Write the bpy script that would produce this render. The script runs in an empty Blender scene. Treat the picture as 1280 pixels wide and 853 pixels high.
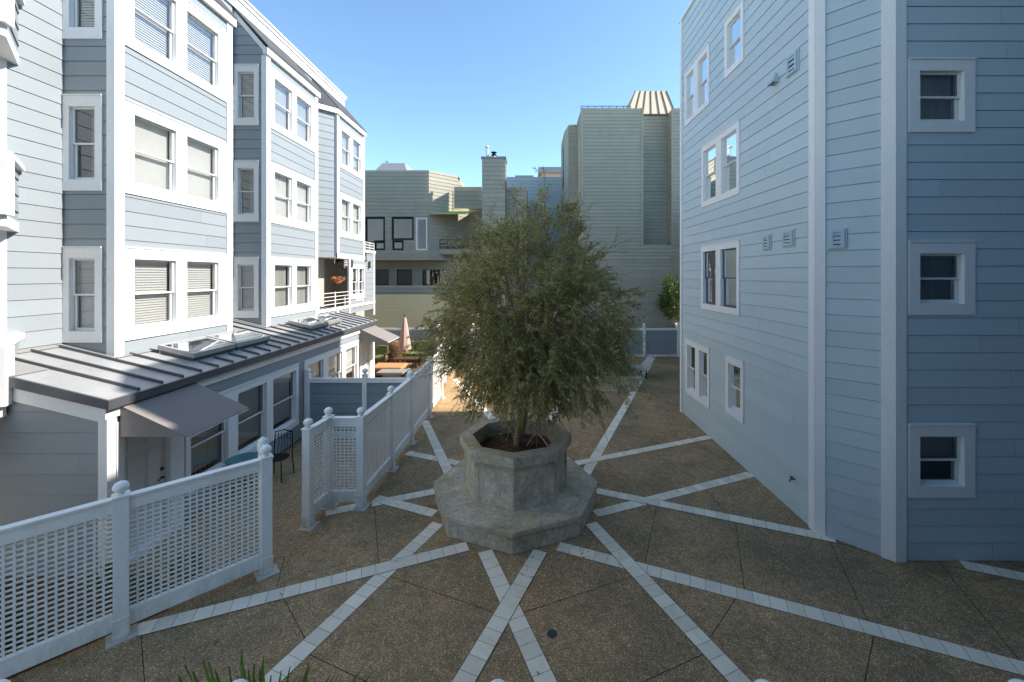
import bpy, math, random
from mathutils import Vector, Matrix, noise as mnoise
R = math.radians
random.seed(7)
scn = bpy.context.scene
COL = scn.collection
CH = 4.4          # eye height
FP = 520.0        # focal length in photo pixels

def gp(x, y, z=0.0):
    "point on the level z seen at photo pixel (x, y)"
    d = FP * (CH - z) / (y - 344.0)
    return ((x - 662.0) / FP * d, d)

# ------------------------------------------------------------------ materials
MATS = {}
def newmat(name):
    m = bpy.data.materials.new(name); m.use_nodes = True
    nt = m.node_tree; nt.nodes.clear()
    out = nt.nodes.new('ShaderNodeOutputMaterial')
    return m, nt, out
def N(nt, t, **kw):
    n = nt.nodes.new(t)
    for k, v in kw.items():
        if k in n.inputs.keys(): n.inputs[k].default_value = v
        else: setattr(n, k, v)
    return n
def coords(nt, scale=(1, 1, 1)):
    tc = N(nt, 'ShaderNodeTexCoord'); mp = N(nt, 'ShaderNodeMapping')
    mp.inputs['Scale'].default_value = scale
    g = N(nt, 'ShaderNodeNewGeometry')
    nt.links.new(g.outputs['Position'], mp.inputs['Vector'])
    return mp.outputs['Vector']
def ramp(nt, fac, stops):
    r = N(nt, 'ShaderNodeValToRGB')
    el = r.color_ramp.elements
    while len(el) < len(stops): el.new(0.5)
    for e, (p, c) in zip(el, stops):
        e.position = p; e.color = (c[0], c[1], c[2], 1)
    nt.links.new(fac, r.inputs['Fac'])
    return r.outputs['Color']
def noise(nt, vec, scale, detail=4, rough=.55, dist=0.):
    n = N(nt, 'ShaderNodeTexNoise'); n.inputs['Scale'].default_value = scale
    n.inputs['Detail'].default_value = detail; n.inputs['Roughness'].default_value = rough
    n.inputs['Distortion'].default_value = dist
    nt.links.new(vec, n.inputs['Vector']); return n.outputs['Fac']
def mixc(nt, fac, a, b, mode='MIX'):
    m = N(nt, 'ShaderNodeMix'); m.data_type = 'RGBA'; m.blend_type = mode
    for s, v in ((0, fac), (6, a), (7, b)):
        if isinstance(v, (int, float)): m.inputs[s].default_value = v
        elif isinstance(v, tuple): m.inputs[s].default_value = (v[0], v[1], v[2], 1)
        else: nt.links.new(v, m.inputs[s])
    return m.outputs[2]
def sc(c, f): return tuple(min(1, x * f) for x in c)
def paint(name, c, rough=.55, var=.07, scale=(1, 1, 1), fine=0, bump=.0, metallic=0., dirt=0., island=0., spec=.35):
    m, nt, out = newmat(name)
    b = N(nt, 'ShaderNodeBsdfPrincipled')
    v = coords(nt, scale)
    n1 = noise(nt, v, 1.3, 5, .6)
    col = ramp(nt, n1, [(.25, sc(c, 1 - var)), (.75, sc(c, 1 + var))])
    if fine:
        n2 = noise(nt, v, fine, 3, .6)
        col = mixc(nt, .5, col, ramp(nt, n2, [(.3, sc(c, 1 - var * 1.6)), (.7, sc(c, 1 + var * 1.6))]))
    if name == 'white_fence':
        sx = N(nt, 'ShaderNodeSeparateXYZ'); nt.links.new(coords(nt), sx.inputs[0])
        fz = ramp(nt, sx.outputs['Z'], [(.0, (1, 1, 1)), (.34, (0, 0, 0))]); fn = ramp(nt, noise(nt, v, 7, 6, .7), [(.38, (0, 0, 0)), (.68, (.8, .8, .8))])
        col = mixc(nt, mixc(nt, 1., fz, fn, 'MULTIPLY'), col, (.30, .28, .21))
    if dirt:
        n3 = noise(nt, v, 2.7, 8, .7, .6)
        f = ramp(nt, n3, [(.52, (0, 0, 0)), (.72, (dirt, dirt, dirt))])
        col = mixc(nt, f, col, sc((c[0] * 1., c[1] * .92, c[2] * .78), .55))
    if island:
        g = N(nt, 'ShaderNodeNewGeometry')
        r = ramp(nt, g.outputs['Random Per Island'], [(0, (1 - island,) * 3), (1, (1 + island * .6,) * 3)])
        col = mixc(nt, 1., col, r, 'MULTIPLY')
    nt.links.new(col, b.inputs['Base Color'])
    b.inputs['Roughness'].default_value = rough
    b.inputs['Metallic'].default_value = metallic
    b.inputs['Specular IOR Level'].default_value = spec
    if bump:
        bp = N(nt, 'ShaderNodeBump'); bp.inputs['Strength'].default_value = bump; bp.inputs['Distance'].default_value = .01
        nb = noise(nt, v, fine or 30, 4, .6)
        nt.links.new(nb, bp.inputs['Height']); nt.links.new(bp.outputs['Normal'], b.inputs['Normal'])
    nt.links.new(b.outputs['BSDF'], out.inputs['Surface'])
    MATS[name] = m; return m

paint('siding_blue_lifted', (.52, .60, .62), .5, .04, (1, 1, .4), 60, .06, island=.05)  # lighter blue split off to lift the shaded right building
paint('siding_blue', (.275, .31, .33), .5, .04, (1, 1, .4), 60, .06, island=.05)
paint('siding_low_bounce', (.10, .15, .20))  # darkened so the unseen building bounces less light into the courtyard
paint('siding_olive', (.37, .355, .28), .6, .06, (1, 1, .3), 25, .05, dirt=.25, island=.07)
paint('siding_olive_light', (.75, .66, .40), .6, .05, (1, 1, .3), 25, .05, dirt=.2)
paint('siding_greyblue', (.42, .47, .48), .6, .05, (1, 1, .3), 25, .05, island=.05)
paint('white_trim', (.81, .80, .775), .6, .03, (1, 1, .3), 18, .03, dirt=.10)
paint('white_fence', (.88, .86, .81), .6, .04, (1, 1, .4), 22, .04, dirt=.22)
paint('white_sash', (.72, .72, .69), .4, .02)
paint('door_white', (.68, .68, .66), .45, .03)
paint('roof_metal', (.33, .335, .33), .42, .07, (1, 1, 1), 6, .0, metallic=.1, dirt=.2)
paint('seam_metal', (.075, .08, .09), .45, .1)
paint('gutter_metal', (.10, .105, .115), .42, .1, metallic=.3)
paint('shingle', (.07, .07, .075), .85, .25, (1, 1, 1), 40, .3)
paint('awning_fabric', (.22, .195, .18), .9, .05, (1, 1, 1), 80, .05)
paint('skylight_frame', (.42, .41, .40), .4, .08, metallic=.5)
paint('vent_paint', (.44, .54, .58), .5, .04)
paint('black_metal', (.012, .012, .013), .4, .1, metallic=.5)
paint('dark_frame', (.02, .022, .022), .45, .1)
paint('steel', (.5, .5, .5), .3, .08, metallic=.9)
paint('pipe_galv', (.62, .60, .55), .4, .08, metallic=.4)
paint('bronze', (.12, .09, .06), .35, .1, metallic=.8)
paint('blind_white', (.72, .715, .70), .6, .02)
paint('curtain', (.50, .50, .47), .8, .12, (8, 8, .3), 0)
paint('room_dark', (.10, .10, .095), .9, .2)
paint('room_pale', (.40, .38, .33), .9, .08)
paint('soil', (.10, .055, .03), .95, .4, (1, 1, 1), 45, .8)
paint('bark_chip', (.20, .09, .045), .9, .4, island=.5)
paint('trunk_bark', (.30, .21, .13), .9, .3, (1, 1, .35), 40, .7)
paint('tile_concrete', (.88, .77, .60), .7, .06, (1, 1, 1), 35, .1, dirt=.35, island=.13)
paint('joint_dark', (.075, .062, .035), .95, .3, (1, 1, 1), 20)
paint('pad_concrete', (.56, .51, .42), .85, .12, (1, 1, 1), 30, .2, dirt=.4)
paint('wood_dark', (.10, .055, .03), .6, .2, (1, 1, 4), 20)
paint('wood_deck', (.35, .19, .09), .6, .2, (1, 1, 4), 20)
paint('green_cushion', (.12, .145, .05), .85, .1)
paint('orange_cushion', (.50, .24, .10), .85, .1)
paint('fur_brown', (.22, .13, .075), .95, .4, (1, 1, 1), 30, .8)
paint('pink_fabric', (.52, .36, .30), .9, .12, (6, 6, 1), 20, .2)
paint('yellow_fabric', (.46, .46, .16), .85, .08)
paint('terracotta', (.45, .17, .07), .8, .15)
paint('stone_grey', (.25, .25, .24), .8, .15, (1, 1, 1), 20, .3)
paint('pink_wall', (.55, .40, .33), .8, .05)
paint('grey_roof', (.28, .28, .30), .7, .08)
paint('cream_roof', (.62, .52, .38), .55, .05)
paint('flower_red', (.5, .04, .05), .7, .2)
paint('hose_white', (.6, .6, .56), .5, .05)
paint('verdigris', (.10, .25, .24), .4, .2, metallic=.2)

def mat_ground():
    m, nt, out = newmat('aggregate'); b = N(nt, 'ShaderNodeBsdfPrincipled')
    v = coords(nt)
    vo = N(nt, 'ShaderNodeTexVoronoi'); vo.inputs['Scale'].default_value = 120
    nt.links.new(v, vo.inputs['Vector'])
    sep = N(nt, 'ShaderNodeSeparateColor'); nt.links.new(vo.outputs['Color'], sep.inputs['Color'])
    peb = ramp(nt, sep.outputs[0], [(0, (.20, .115, .05)), (.35, (.33, .205, .095)), (.7, (.44, .285, .14)), (.95, (.60, .44, .26)), (.98, (.90, .80, .62))])
    big = noise(nt, v, .55, 6, .6, .4)
    tone = ramp(nt, big, [(.32, (.66, .68, .70)), (.5, (.95, .94, .93)), (.68, (1.22, 1.15, 1.04))])
    col = mixc(nt, 1., peb, tone, 'MULTIPLY')
    st = noise(nt, v, 2.6, 8, .75, 1.2)
    f = ramp(nt, st, [(.47, (0, 0, 0)), (.70, (.6, .6, .6))])
    col = mixc(nt, f, col, (.13, .10, .06))
    mid = noise(nt, v, 9, 5, .7)
    col = mixc(nt, 1., col, ramp(nt, mid, [(.3, (.84,) * 3), (.7, (1.16,) * 3)]), 'MULTIPLY')
    nt.links.new(col, b.inputs['Base Color']); b.inputs['Roughness'].default_value = .8
    b.inputs['Specular IOR Level'].default_value = .3
    bp = N(nt, 'ShaderNodeBump'); bp.inputs['Strength'].default_value = .5; bp.inputs['Distance'].default_value = .006
    nt.links.new(vo.outputs['Distance'], bp.inputs['Height']); bp.invert = True
    nt.links.new(bp.outputs['Normal'], b.inputs['Normal'])
    nt.links.new(b.outputs['BSDF'], out.inputs['Surface']); MATS['aggregate'] = m
mat_ground()
def mat_concrete(name, moss):
    m, nt, out = newmat(name); b = N(nt, 'ShaderNodeBsdfPrincipled')
    v = coords(nt)
    n1 = noise(nt, v, 2.2, 8, .7, .5)
    col = ramp(nt, n1, [(.26, (.23, .19, .13)), (.42, (.50, .42, .31)), (.58, (.64, .56, .43)), (.78, (.80, .73, .60))])
    n2 = noise(nt, v, 14, 6, .75)
    col = mixc(nt, 1., col, ramp(nt, n2, [(.3, (.62,) * 3), (.66, (1.18,) * 3)]), 'MULTIPLY')
    vs = coords(nt, (9, 9, 1.2)); n4 = noise(nt, vs, 2.2, 5, .7)
    col = mixc(nt, ramp(nt, n4, [(.5, (0, 0, 0)), (.72, (.4, .4, .4))]), col, (.22, .18, .12))
    n3 = noise(nt, v, 1.6, 6, .65, .8)
    f = ramp(nt, n3, [(.46, (0, 0, 0)), (.70, (moss * .8, moss * .8, moss * .8))])
    col = mixc(nt, f, col, (.42, .35, .12))
    nt.links.new(col, b.inputs['Base Color']); b.inputs['Roughness'].default_value = .85
    bp = N(nt, 'ShaderNodeBump'); bp.inputs['Strength'].default_value = .5; bp.inputs['Distance'].default_value = .012
    n5 = noise(nt, v, 28, 6, .7); nt.links.new(n5, bp.inputs['Height'])
    nt.links.new(bp.outputs['Normal'], b.inputs['Normal'])
    nt.links.new(b.outputs['BSDF'], out.inputs['Surface']); MATS[name] = m
mat_concrete('concrete', .25); mat_concrete('concrete_moss', .85)
def mat_glass(name, refl=.12, tint=(.88, .90, .90)):
    m, nt, out = newmat(name)
    t = N(nt, 'ShaderNodeBsdfTransparent'); t.inputs['Color'].default_value = (*tint, 1)
    g = N(nt, 'ShaderNodeBsdfGlossy'); g.inputs['Roughness'].default_value = .015; g.inputs['Color'].default_value = (.95, .97, 1, 1)
    v = coords(nt); bp = N(nt, 'ShaderNodeBump'); bp.inputs['Strength'].default_value = .06; bp.inputs['Distance'].default_value = .02
    nt.links.new(noise(nt, v, 1.7, 2), bp.inputs['Height']); nt.links.new(bp.outputs['Normal'], g.inputs['Normal'])
    lw = N(nt, 'ShaderNodeFresnel'); lw.inputs['IOR'].default_value = 1.52
    mr = N(nt, 'ShaderNodeMapRange'); mr.inputs['To Min'].default_value = refl; mr.inputs['To Max'].default_value = 1.0
    nt.links.new(lw.outputs['Fac'], mr.inputs['Value'])
    mx = N(nt, 'ShaderNodeMixShader'); nt.links.new(mr.outputs['Result'], mx.inputs['Fac'])
    nt.links.new(t.outputs[0], mx.inputs[1]); nt.links.new(g.outputs[0], mx.inputs[2])
    nt.links.new(mx.outputs[0], out.inputs['Surface']); MATS[name] = m
mat_glass('glass', .13); mat_glass('glass_sky', .8); mat_glass('glass_mirror', .5, (.75, .8, .8))
def mat_leaf(name, ca, cb, tr=.25, rough=.5):
    m, nt, out = newmat(name)
    g = N(nt, 'ShaderNodeNewGeometry')
    c = ramp(nt, g.outputs['Random Per Island'], [(0, ca), (.5, tuple((a + b) / 2 for a, b in zip(ca, cb))), (1, cb)])
    v = coords(nt); c = mixc(nt, 1., c, ramp(nt, noise(nt, v, 1.4, 3), [(.3, (.8, .8, .72)), (.7, (1.2, 1.15, 1.05))]), 'MULTIPLY')
    b = N(nt, 'ShaderNodeBsdfPrincipled'); b.inputs['Roughness'].default_value = rough
    b.inputs['Specular IOR Level'].default_value = .4
    nt.links.new(c, b.inputs['Base Color'])
    t = N(nt, 'ShaderNodeBsdfTranslucent'); nt.links.new(c, t.inputs['Color'])
    mx = N(nt, 'ShaderNodeMixShader'); mx.inputs['Fac'].default_value = tr
    nt.links.new(b.outputs[0], mx.inputs[1]); nt.links.new(t.outputs[0], mx.inputs[2])
    nt.links.new(mx.outputs[0], out.inputs['Surface']); MATS[name] = m
mat_leaf('olive_leaf', (.20, .19, .05), (.66, .60, .28), .30, .5)
mat_leaf('green_leaf', (.04, .09, .02), (.12, .22, .05), .3)
mat_leaf('dark_leaf', (.06, .11, .03), (.18, .26, .07), .25)
mat_leaf('blade_leaf', (.06, .18, .03), (.28, .42, .10), .3)

# ------------------------------------------------------------------ mesh builder
class MB:
    def __init__(s): s.v = []; s.f = []
    def poly(s, pts):
        b = len(s.v); s.v += [tuple(p) for p in pts]; s.f.append(tuple(range(b, b + len(pts))))
    def box8(s, p):  # p: 8 pts, bottom 4 ccw, top 4 ccw
        b = len(s.v); s.v += [tuple(q) for q in p]
        for f in ((3, 2, 1, 0), (4, 5, 6, 7), (0, 1, 5, 4), (1, 2, 6, 5), (2, 3, 7, 6), (3, 0, 4, 7)):
            s.f.append(tuple(b + i for i in f))
    def box(s, x0, x1, y0, y1, z0, z1):
        s.box8([(x0, y0, z0), (x1, y0, z0), (x1, y1, z0), (x0, y1, z0), (x0, y0, z1), (x1, y0, z1), (x1, y1, z1), (x0, y1, z1)])
    def pbox(s, pl, u0, u1, z0, z1, n0, n1):
        P = pl.P
        s.box8([P(u0, z0, n0), P(u1, z0, n0), P(u1, z0, n1), P(u0, z0, n1), P(u0, z1, n0), P(u1, z1, n0), P(u1, z1, n1), P(u0, z1, n1)])
    def rbox(s, cx, cy, rz, hx, hy, z0, z1, taper=1.):
        c, sn = math.cos(rz), math.sin(rz); q = []
        for z, k in ((z0, 1.), (z1, taper)):
            for sx, sy in ((-1, -1), (1, -1), (1, 1), (-1, 1)):
                a, b = sx * hx * k, sy * hy * k
                q.append((cx + a * c - b * sn, cy + a * sn + b * c, z))
        s.box8(q)
    def bar(s, a, b, w, h, up=(0, 0, 1)):
        a = Vector(a); b = Vector(b); d = (b - a).normalized(); up = Vector(up)
        r = d.cross(up)
        if r.length < 1e-4: r = Vector((1, 0, 0))
        r.normalize(); t = r.cross(d).normalized(); r = r * (w / 2); t = t * (h / 2)
        s.box8([a - r - t, a + r - t, b + r - t, b - r - t, a - r + t, a + r + t, b + r + t, b - r + t])
    def tube(s, pts, rad, n=8, cap=True):
        pts = [Vector(p) for p in pts]; rads = rad if isinstance(rad, (list, tuple)) else [rad] * len(pts)
        base = len(s.v); prev = None
        for i, p in enumerate(pts):
            d = (pts[min(i + 1, len(pts) - 1)] - pts[max(i - 1, 0)]).normalized()
            if prev is None:
                a = Vector((0, 0, 1)) if abs(d.z) < .9 else Vector((1, 0, 0)); r = d.cross(a).normalized()
            else:
                r = (prev - d * prev.dot(d)).normalized()
            prev = r; t = d.cross(r)
            for k in range(n):
                an = 2 * math.pi * k / n
                s.v.append(tuple(p + (r * math.cos(an) + t * math.sin(an)) * rads[i]))
        for i in range(len(pts) - 1):
            for k in range(n):
                a = base + i * n + k; b2 = base + i * n + (k + 1) % n
                s.f.append((a, b2, b2 + n, a + n))
        if cap:
            s.f.append(tuple(base + k for k in range(n - 1, -1, -1)))
            s.f.append(tuple(base + (len(pts) - 1) * n + k for k in range(n)))
    def lathe(s, cx, cy, prof, n=16, rot=0., sy=1.):
        base = len(s.v)
        for r, z in prof:
            for k in range(n):
                a = rot + 2 * math.pi * k / n
                s.v.append((cx + r * math.cos(a), cy + r * math.sin(a) * sy, z))
        for i in range(len(prof) - 1):
            for k in range(n):
                a = base + i * n + k; b2 = base + i * n + (k + 1) % n
                s.f.append((a, b2, b2 + n, a + n))
        s.f.append(tuple(base + k for k in range(n - 1, -1, -1)))
        s.f.append(tuple(base + (len(prof) - 1) * n + k for k in range(n)))
    def prism(s, pts, z0, z1):
        n = len(pts); b = len(s.v)
        s.v += [(x, y, z0) for x, y in pts] + [(x, y, z1) for x, y in pts]
        s.f.append(tuple(b + i for i in range(n - 1, -1, -1))); s.f.append(tuple(b + n + i for i in range(n)))
        for i in range(n): s.f.append((b + i, b + (i + 1) % n, b + n + (i + 1) % n, b + n + i))
    def build(s, name, mat, parent=None, smooth=False, bevel=0.):
        me = bpy.data.meshes.new(name)
        off = wloc(parent)
        me.from_pydata([(x - off[0], y - off[1], z - off[2]) for x, y, z in s.v], [], s.f)
        me.update()
        me.materials.append(MATS[mat] if isinstance(mat, str) else mat)
        o = bpy.data.objects.new(name, me); COL.objects.link(o)
        if parent is not None: o.parent = parent
        if smooth:
            for p in me.polygons: p.use_smooth = True
        if bevel:
            bv = o.modifiers.new('bevel', 'BEVEL'); bv.width = bevel; bv.segments = 2; bv.limit_method = 'ANGLE'
            bv.harden_normals = False
        return o
def wloc(p):
    x = Vector((0, 0, 0))
    while p is not None: x = x + p.location; p = p.parent
    return x
def tag(o, label=None, cat=None, group=None, kind=None):
    if label: o['label'] = label
    if cat: o['category'] = cat
    if group: o['group'] = group
    if kind: o['kind'] = kind
    return o
def thing(name, loc, label, cat, group=None):
    o = bpy.data.objects.new(name, None); o.location = loc; COL.objects.link(o); o.empty_display_size = .3
    return tag(o, label, cat, group)
class Plane:
    def __init__(s, ox, oy, ux, uy, nx, ny):
        s.o = (ox, oy); l = math.hypot(ux, uy); s.u = (ux / l, uy / l); l = math.hypot(nx, ny); s.n = (nx / l, ny / l)
    def P(s, u, z, n=0.):
        return (s.o[0] + s.u[0] * u + s.n[0] * n, s.o[1] + s.u[1] * u + s.n[1] * n, z)
def east(X): return Plane(X, 0, 0, 1, 1, 0)      # faces +X, u = Y
def west(X): return Plane(X, 0, 0, 1, -1, 0)     # faces -X, u = Y
def south(Y): return Plane(0, Y, 1, 0, 0, -1)    # faces -Y, u = X
def clip(poly, a, b):   # keep z <= a + b*u
    out = []
    for i in range(len(poly)):
        p, q = poly[i], poly[(i + 1) % len(poly)]
        fp = p[1] - (a + b * p[0]); fq = q[1] - (a + b * q[0])
        if fp <= 0: out.append(p)
        if (fp < 0 < fq) or (fq < 0 < fp):
            t = fp / (fp - fq); out.append((p[0] + (q[0] - p[0]) * t, p[1] + (q[1] - p[1]) * t))
    return out
_jr = random.Random(99)
def siding(mb, pl, u0, u1, z0, z1, holes=(), ex=.266, lip=.012, za=0., top=None):
    r0 = math.floor((z0 - za) / ex); r = r0
    while za + r * ex < z1 - 1e-4:
        zb = za + r * ex; zt = zb + ex
        cuts = {max(zb, z0), min(zt, z1)}
        for h in holes:
            if h[1] > u0 and h[0] < u1:
                for z in (h[2], h[3]):
                    if max(zb, z0) < z < min(zt, z1): cuts.add(z)
        cuts = sorted(cuts)
        for a, b in zip(cuts, cuts[1:]):
            if b - a < 1e-4: continue
            iv = [(u0, u1)]
            for h in holes:
                if h[2] < (a + b) / 2 < h[3]:
                    nv = []
                    for s, e in iv:
                        if h[1] <= s or h[0] >= e: nv.append((s, e)); continue
                        if h[0] > s: nv.append((s, h[0]))
                        if h[1] < e: nv.append((h[1], e))
                    iv = nv
            if u1 - u0 > 2.2 and abs(a - zb) < 1e-4:
                j0 = u0 + 3.7 * _jr.random(); js = []
                while j0 < u1: js.append(j0); j0 += 3.66
                nv = []
                for s, e in iv:
                    for q in js:
                        if s + .3 < q < e - .3: nv.append((s, q - .0015)); s = q + .0015; (None if top else mb.poly([pl.P(q - .02, a, -.02), pl.P(q + .02, a, -.02), pl.P(q + .02, b, -.02), pl.P(q - .02, b, -.02)]))
                    nv.append((s, e))
                iv = nv
            gap = min(.0065, ex * .03)
            if abs(b - zt) < 1e-4: b -= gap
            for s, e in iv:
                if e - s < 1e-3: continue
                pg = [(s, a), (e, a), (e, b), (s, b)]
                if top: pg = clip(pg, *top)
                if len(pg) < 3: continue
                mb.poly([pl.P(u, z, lip * (1 - (z - zb) / ex)) for u, z in pg])
                if not top and abs(b + gap - zt) < 1e-4: mb.poly([pl.P(s, b, -.03), pl.P(e, b, -.03), pl.P(e, b, 0), pl.P(s, b, 0)]); mb.poly([pl.P(s - .002, b - .01, -.0305), pl.P(e + .002, b - .01, -.0305), pl.P(e + .002, zt + .01, -.0305), pl.P(s - .002, zt + .01, -.0305)])
                if abs(a - zb) < 1e-4:
                    bt = [p[0] for p in pg if abs(p[1] - a) < 1e-4]
                    if len(bt) >= 2:
                        mb.poly([pl.P(min(bt), a, -.03), pl.P(max(bt), a, -.03), pl.P(max(bt), a, lip), pl.P(min(bt), a, lip)])
        r += 1

def window(par, pl, panes, z0, z1, side=.12, top=.16, bot=.16, kind='dark', proud=.034, sash=.04, raised=0., name='window', frame='white_trim', sashmat='white_sash', glass='glass', hung=True, depth=.10, mull=None):
    """casing > sashes, glass, covering and the room behind; returns the hole for the siding"""
    a, b = panes[0][0], panes[-1][1]
    c = MB()
    c.pbox(pl, a - side, b + side, z1, z1 + top, -.03, proud)
    c.pbox(pl, a - side - .004, b + side + .004, z1 + top + .001, z1 + top + .022, -.03, proud + .018)
    c.pbox(pl, a - side, b + side, z0 - bot, z0, -.03, proud)
    c.pbox(pl, a - side, a, z0, z1, -.03, proud - .002); c.pbox(pl, b, b + side, z0, z1, -.03, proud - .002)
    for (p, q), (r_, s_) in zip(panes, panes[1:]): c.pbox(pl, q, r_, z0, z1, -.03, proud - .002)
    # reveals
    for p, q in panes:
        c.pbox(pl, p - .012, p + .001, z0, z1, -depth - .02, -.0301); c.pbox(pl, q - .001, q + .012, z0, z1, -depth - .02, -.0301)
        c.pbox(pl, p - .012, q + .012, z1 - .001, z1 + .012, -depth - .02, -.0301)
        c.pbox(pl, p - .012, q + .012, z0 - .012, z0 + .001, -depth - .02, -.0301)
    w = c.build(name, frame, par)
    for p, q in panes:
        s = MB(); t = sash; zm = (z0 + z1) / 2
        def fr(u0, u1, za, zb, n0, n1, bb=t):
            s.pbox(pl, u0, u0 + t, za, zb, n0, n1); s.pbox(pl, u1 - t, u1, za, zb, n0, n1)
            s.pbox(pl, u0 + t, u1 - t, za, za + bb, n0, n1); s.pbox(pl, u0 + t, u1 - t, zb - t * .8, zb, n0, n1)
        g = MB()
        if hung:
            fr(p + .002, q - .002, zm - .015, z1 - .002, -.055, -.026, .03)
            fr(p + .012, q - .012, z0 + .002, zm + .018, -.086, -.058, .055)
            g.poly([pl.P(u, z, -.040) for u, z in ((p + t, zm + .01), (q - t, zm + .01), (q - t, z1 - t * .8), (p + t, z1 - t * .8))])
            g.poly([pl.P(u, z, -.072) for u, z in ((p + t + .01, z0 + .05), (q - t - .01, z0 + .05), (q - t - .01, zm - .01), (p + t + .01, zm - .01))])
        else:
            fr(p + .002, q - .002, z0 + .002, z1 - .002, -.07, -.03)
            g.poly([pl.P(u, z, -.05) for u, z in ((p + t, z0 + t), (q - t, z0 + t), (q - t, z1 - t), (p + t, z1 - t))])
        s.build('sash', sashmat, w); g.build('pane', glass, w)
        if kind in ('blind', 'halfblind'):
            bl = MB(); z = z1 - .05; stop = z0 + .04 if kind == 'blind' else z0 + (z1 - z0) * raised
            bl.pbox(pl, p + .03, q - .03, z1 - .06, z1 - .015, -.17, -.13)
            while z > stop:
                P = pl.P
                bl.box8([P(p + .03, z - .045, -.135), P(q - .03, z - .045, -.135), P(q - .03, z, -.155), P(p + .03, z, -.155),
                         P(p + .03, z - .042, -.133), P(q - .03, z - .042, -.133), P(q - .03, z + .003, -.153), P(p + .03, z + .003, -.153)])
                z -= .05
            bl.build('blind', 'blind_white', w)
        elif kind == 'shade':
            bl = MB(); bl.pbox(pl, p + .01, q - .01, z0 + (z1 - z0) * raised, z1, -.150, -.142); bl.build('shade_or_reflection', 'blind_white', w)  # roller shade; on the olive house it stands in for bright reflections
        elif kind == 'curtain':
            bl = MB(); n = 22; lo = p + (q - p) * raised
            us = [lo + (q - lo) * i / n for i in range(n + 1)]
            for i in range(n):
                d0 = -.17 + .022 * math.sin(i * 1.9); d1 = -.17 + .022 * math.sin((i + 1) * 1.9)
                bl.poly([pl.P(us[i], z0, d0), pl.P(us[i + 1], z0, d1), pl.P(us[i + 1], z1, d1), pl.P(us[i], z1, d0)])
            bl.build('curtain', 'curtain', w, smooth=True)
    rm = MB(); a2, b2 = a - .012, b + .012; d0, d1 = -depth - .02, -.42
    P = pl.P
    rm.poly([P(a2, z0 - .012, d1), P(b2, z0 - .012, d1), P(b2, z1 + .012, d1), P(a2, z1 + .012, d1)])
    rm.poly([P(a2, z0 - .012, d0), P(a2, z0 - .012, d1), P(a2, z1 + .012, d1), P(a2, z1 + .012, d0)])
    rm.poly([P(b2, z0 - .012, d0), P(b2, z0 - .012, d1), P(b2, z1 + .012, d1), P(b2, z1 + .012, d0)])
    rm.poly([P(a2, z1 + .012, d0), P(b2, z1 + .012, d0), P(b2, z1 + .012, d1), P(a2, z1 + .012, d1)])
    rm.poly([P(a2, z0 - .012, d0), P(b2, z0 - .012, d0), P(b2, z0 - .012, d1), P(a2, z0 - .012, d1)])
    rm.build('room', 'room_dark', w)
    return (a - side + .02, b + side - .02, z0 - bot + .02, z1 + top - .02)

# ------------------------------------------------------------------ ground
CX, CY = -.27, 8.10
g = MB(); g.poly([(-400, -60, 0), (400, -60, 0), (400, 900, 0), (-400, 900, 0)])
tag(g.build('ground', 'aggregate'), 'brown exposed aggregate concrete paving of the courtyard', kind='structure')

# near fence line etc. used to stop the strips
def inside(x, y):
    if y > 22.1 or y < .2: return False
    if x > 7.8: return y < 6.35
    if x > 4.88 and 6.35 < y < 13.45 and (x - 4.9) + (y - 7.12) > -.0: return False
    if x > 5.6 and 6.38 < y < 13.45: return False
    if y > 7.9: return x > -3.12
    if y > 6.1: return x > -3.85
    return x > y - 10.0
strips = MB(); joints = MB()
W2 = .115
for m in range(8):
    ph = R(22.5 + 45 * m); d = (math.cos(ph), math.sin(ph)); nrm = (-d[1], d[0])
    for sgn in (-1, 1):
        t = math.sqrt(max(0, 1.5 ** 2 - .97 ** 2)) + .05; k = 0
        off = .97 * sgn; zz = .004 + (.004 if sgn > 0 else 0)
        # the strip that passes over / under at the crossing: leave out tiles of the lower one
        while t < 16:
            t0, t1 = t + .003, t + .197; t += .2
            cs = []
            for tt, oo in ((t0, -W2), (t1, -W2), (t1, W2), (t0, W2)):
                cs.append((CX + d[0] * tt + nrm[0] * (off + oo), CY + d[1] * tt + nrm[1] * (off + oo)))
            mx = sum(c[0] for c in cs) / 4; my = sum(c[1] for c in cs) / 4
            if not inside(mx, my): continue
            strips.poly([(x, y, zz) for x, y in cs])
            strips.v[-4:] = [(x, y, zz) for x, y in cs]
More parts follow.
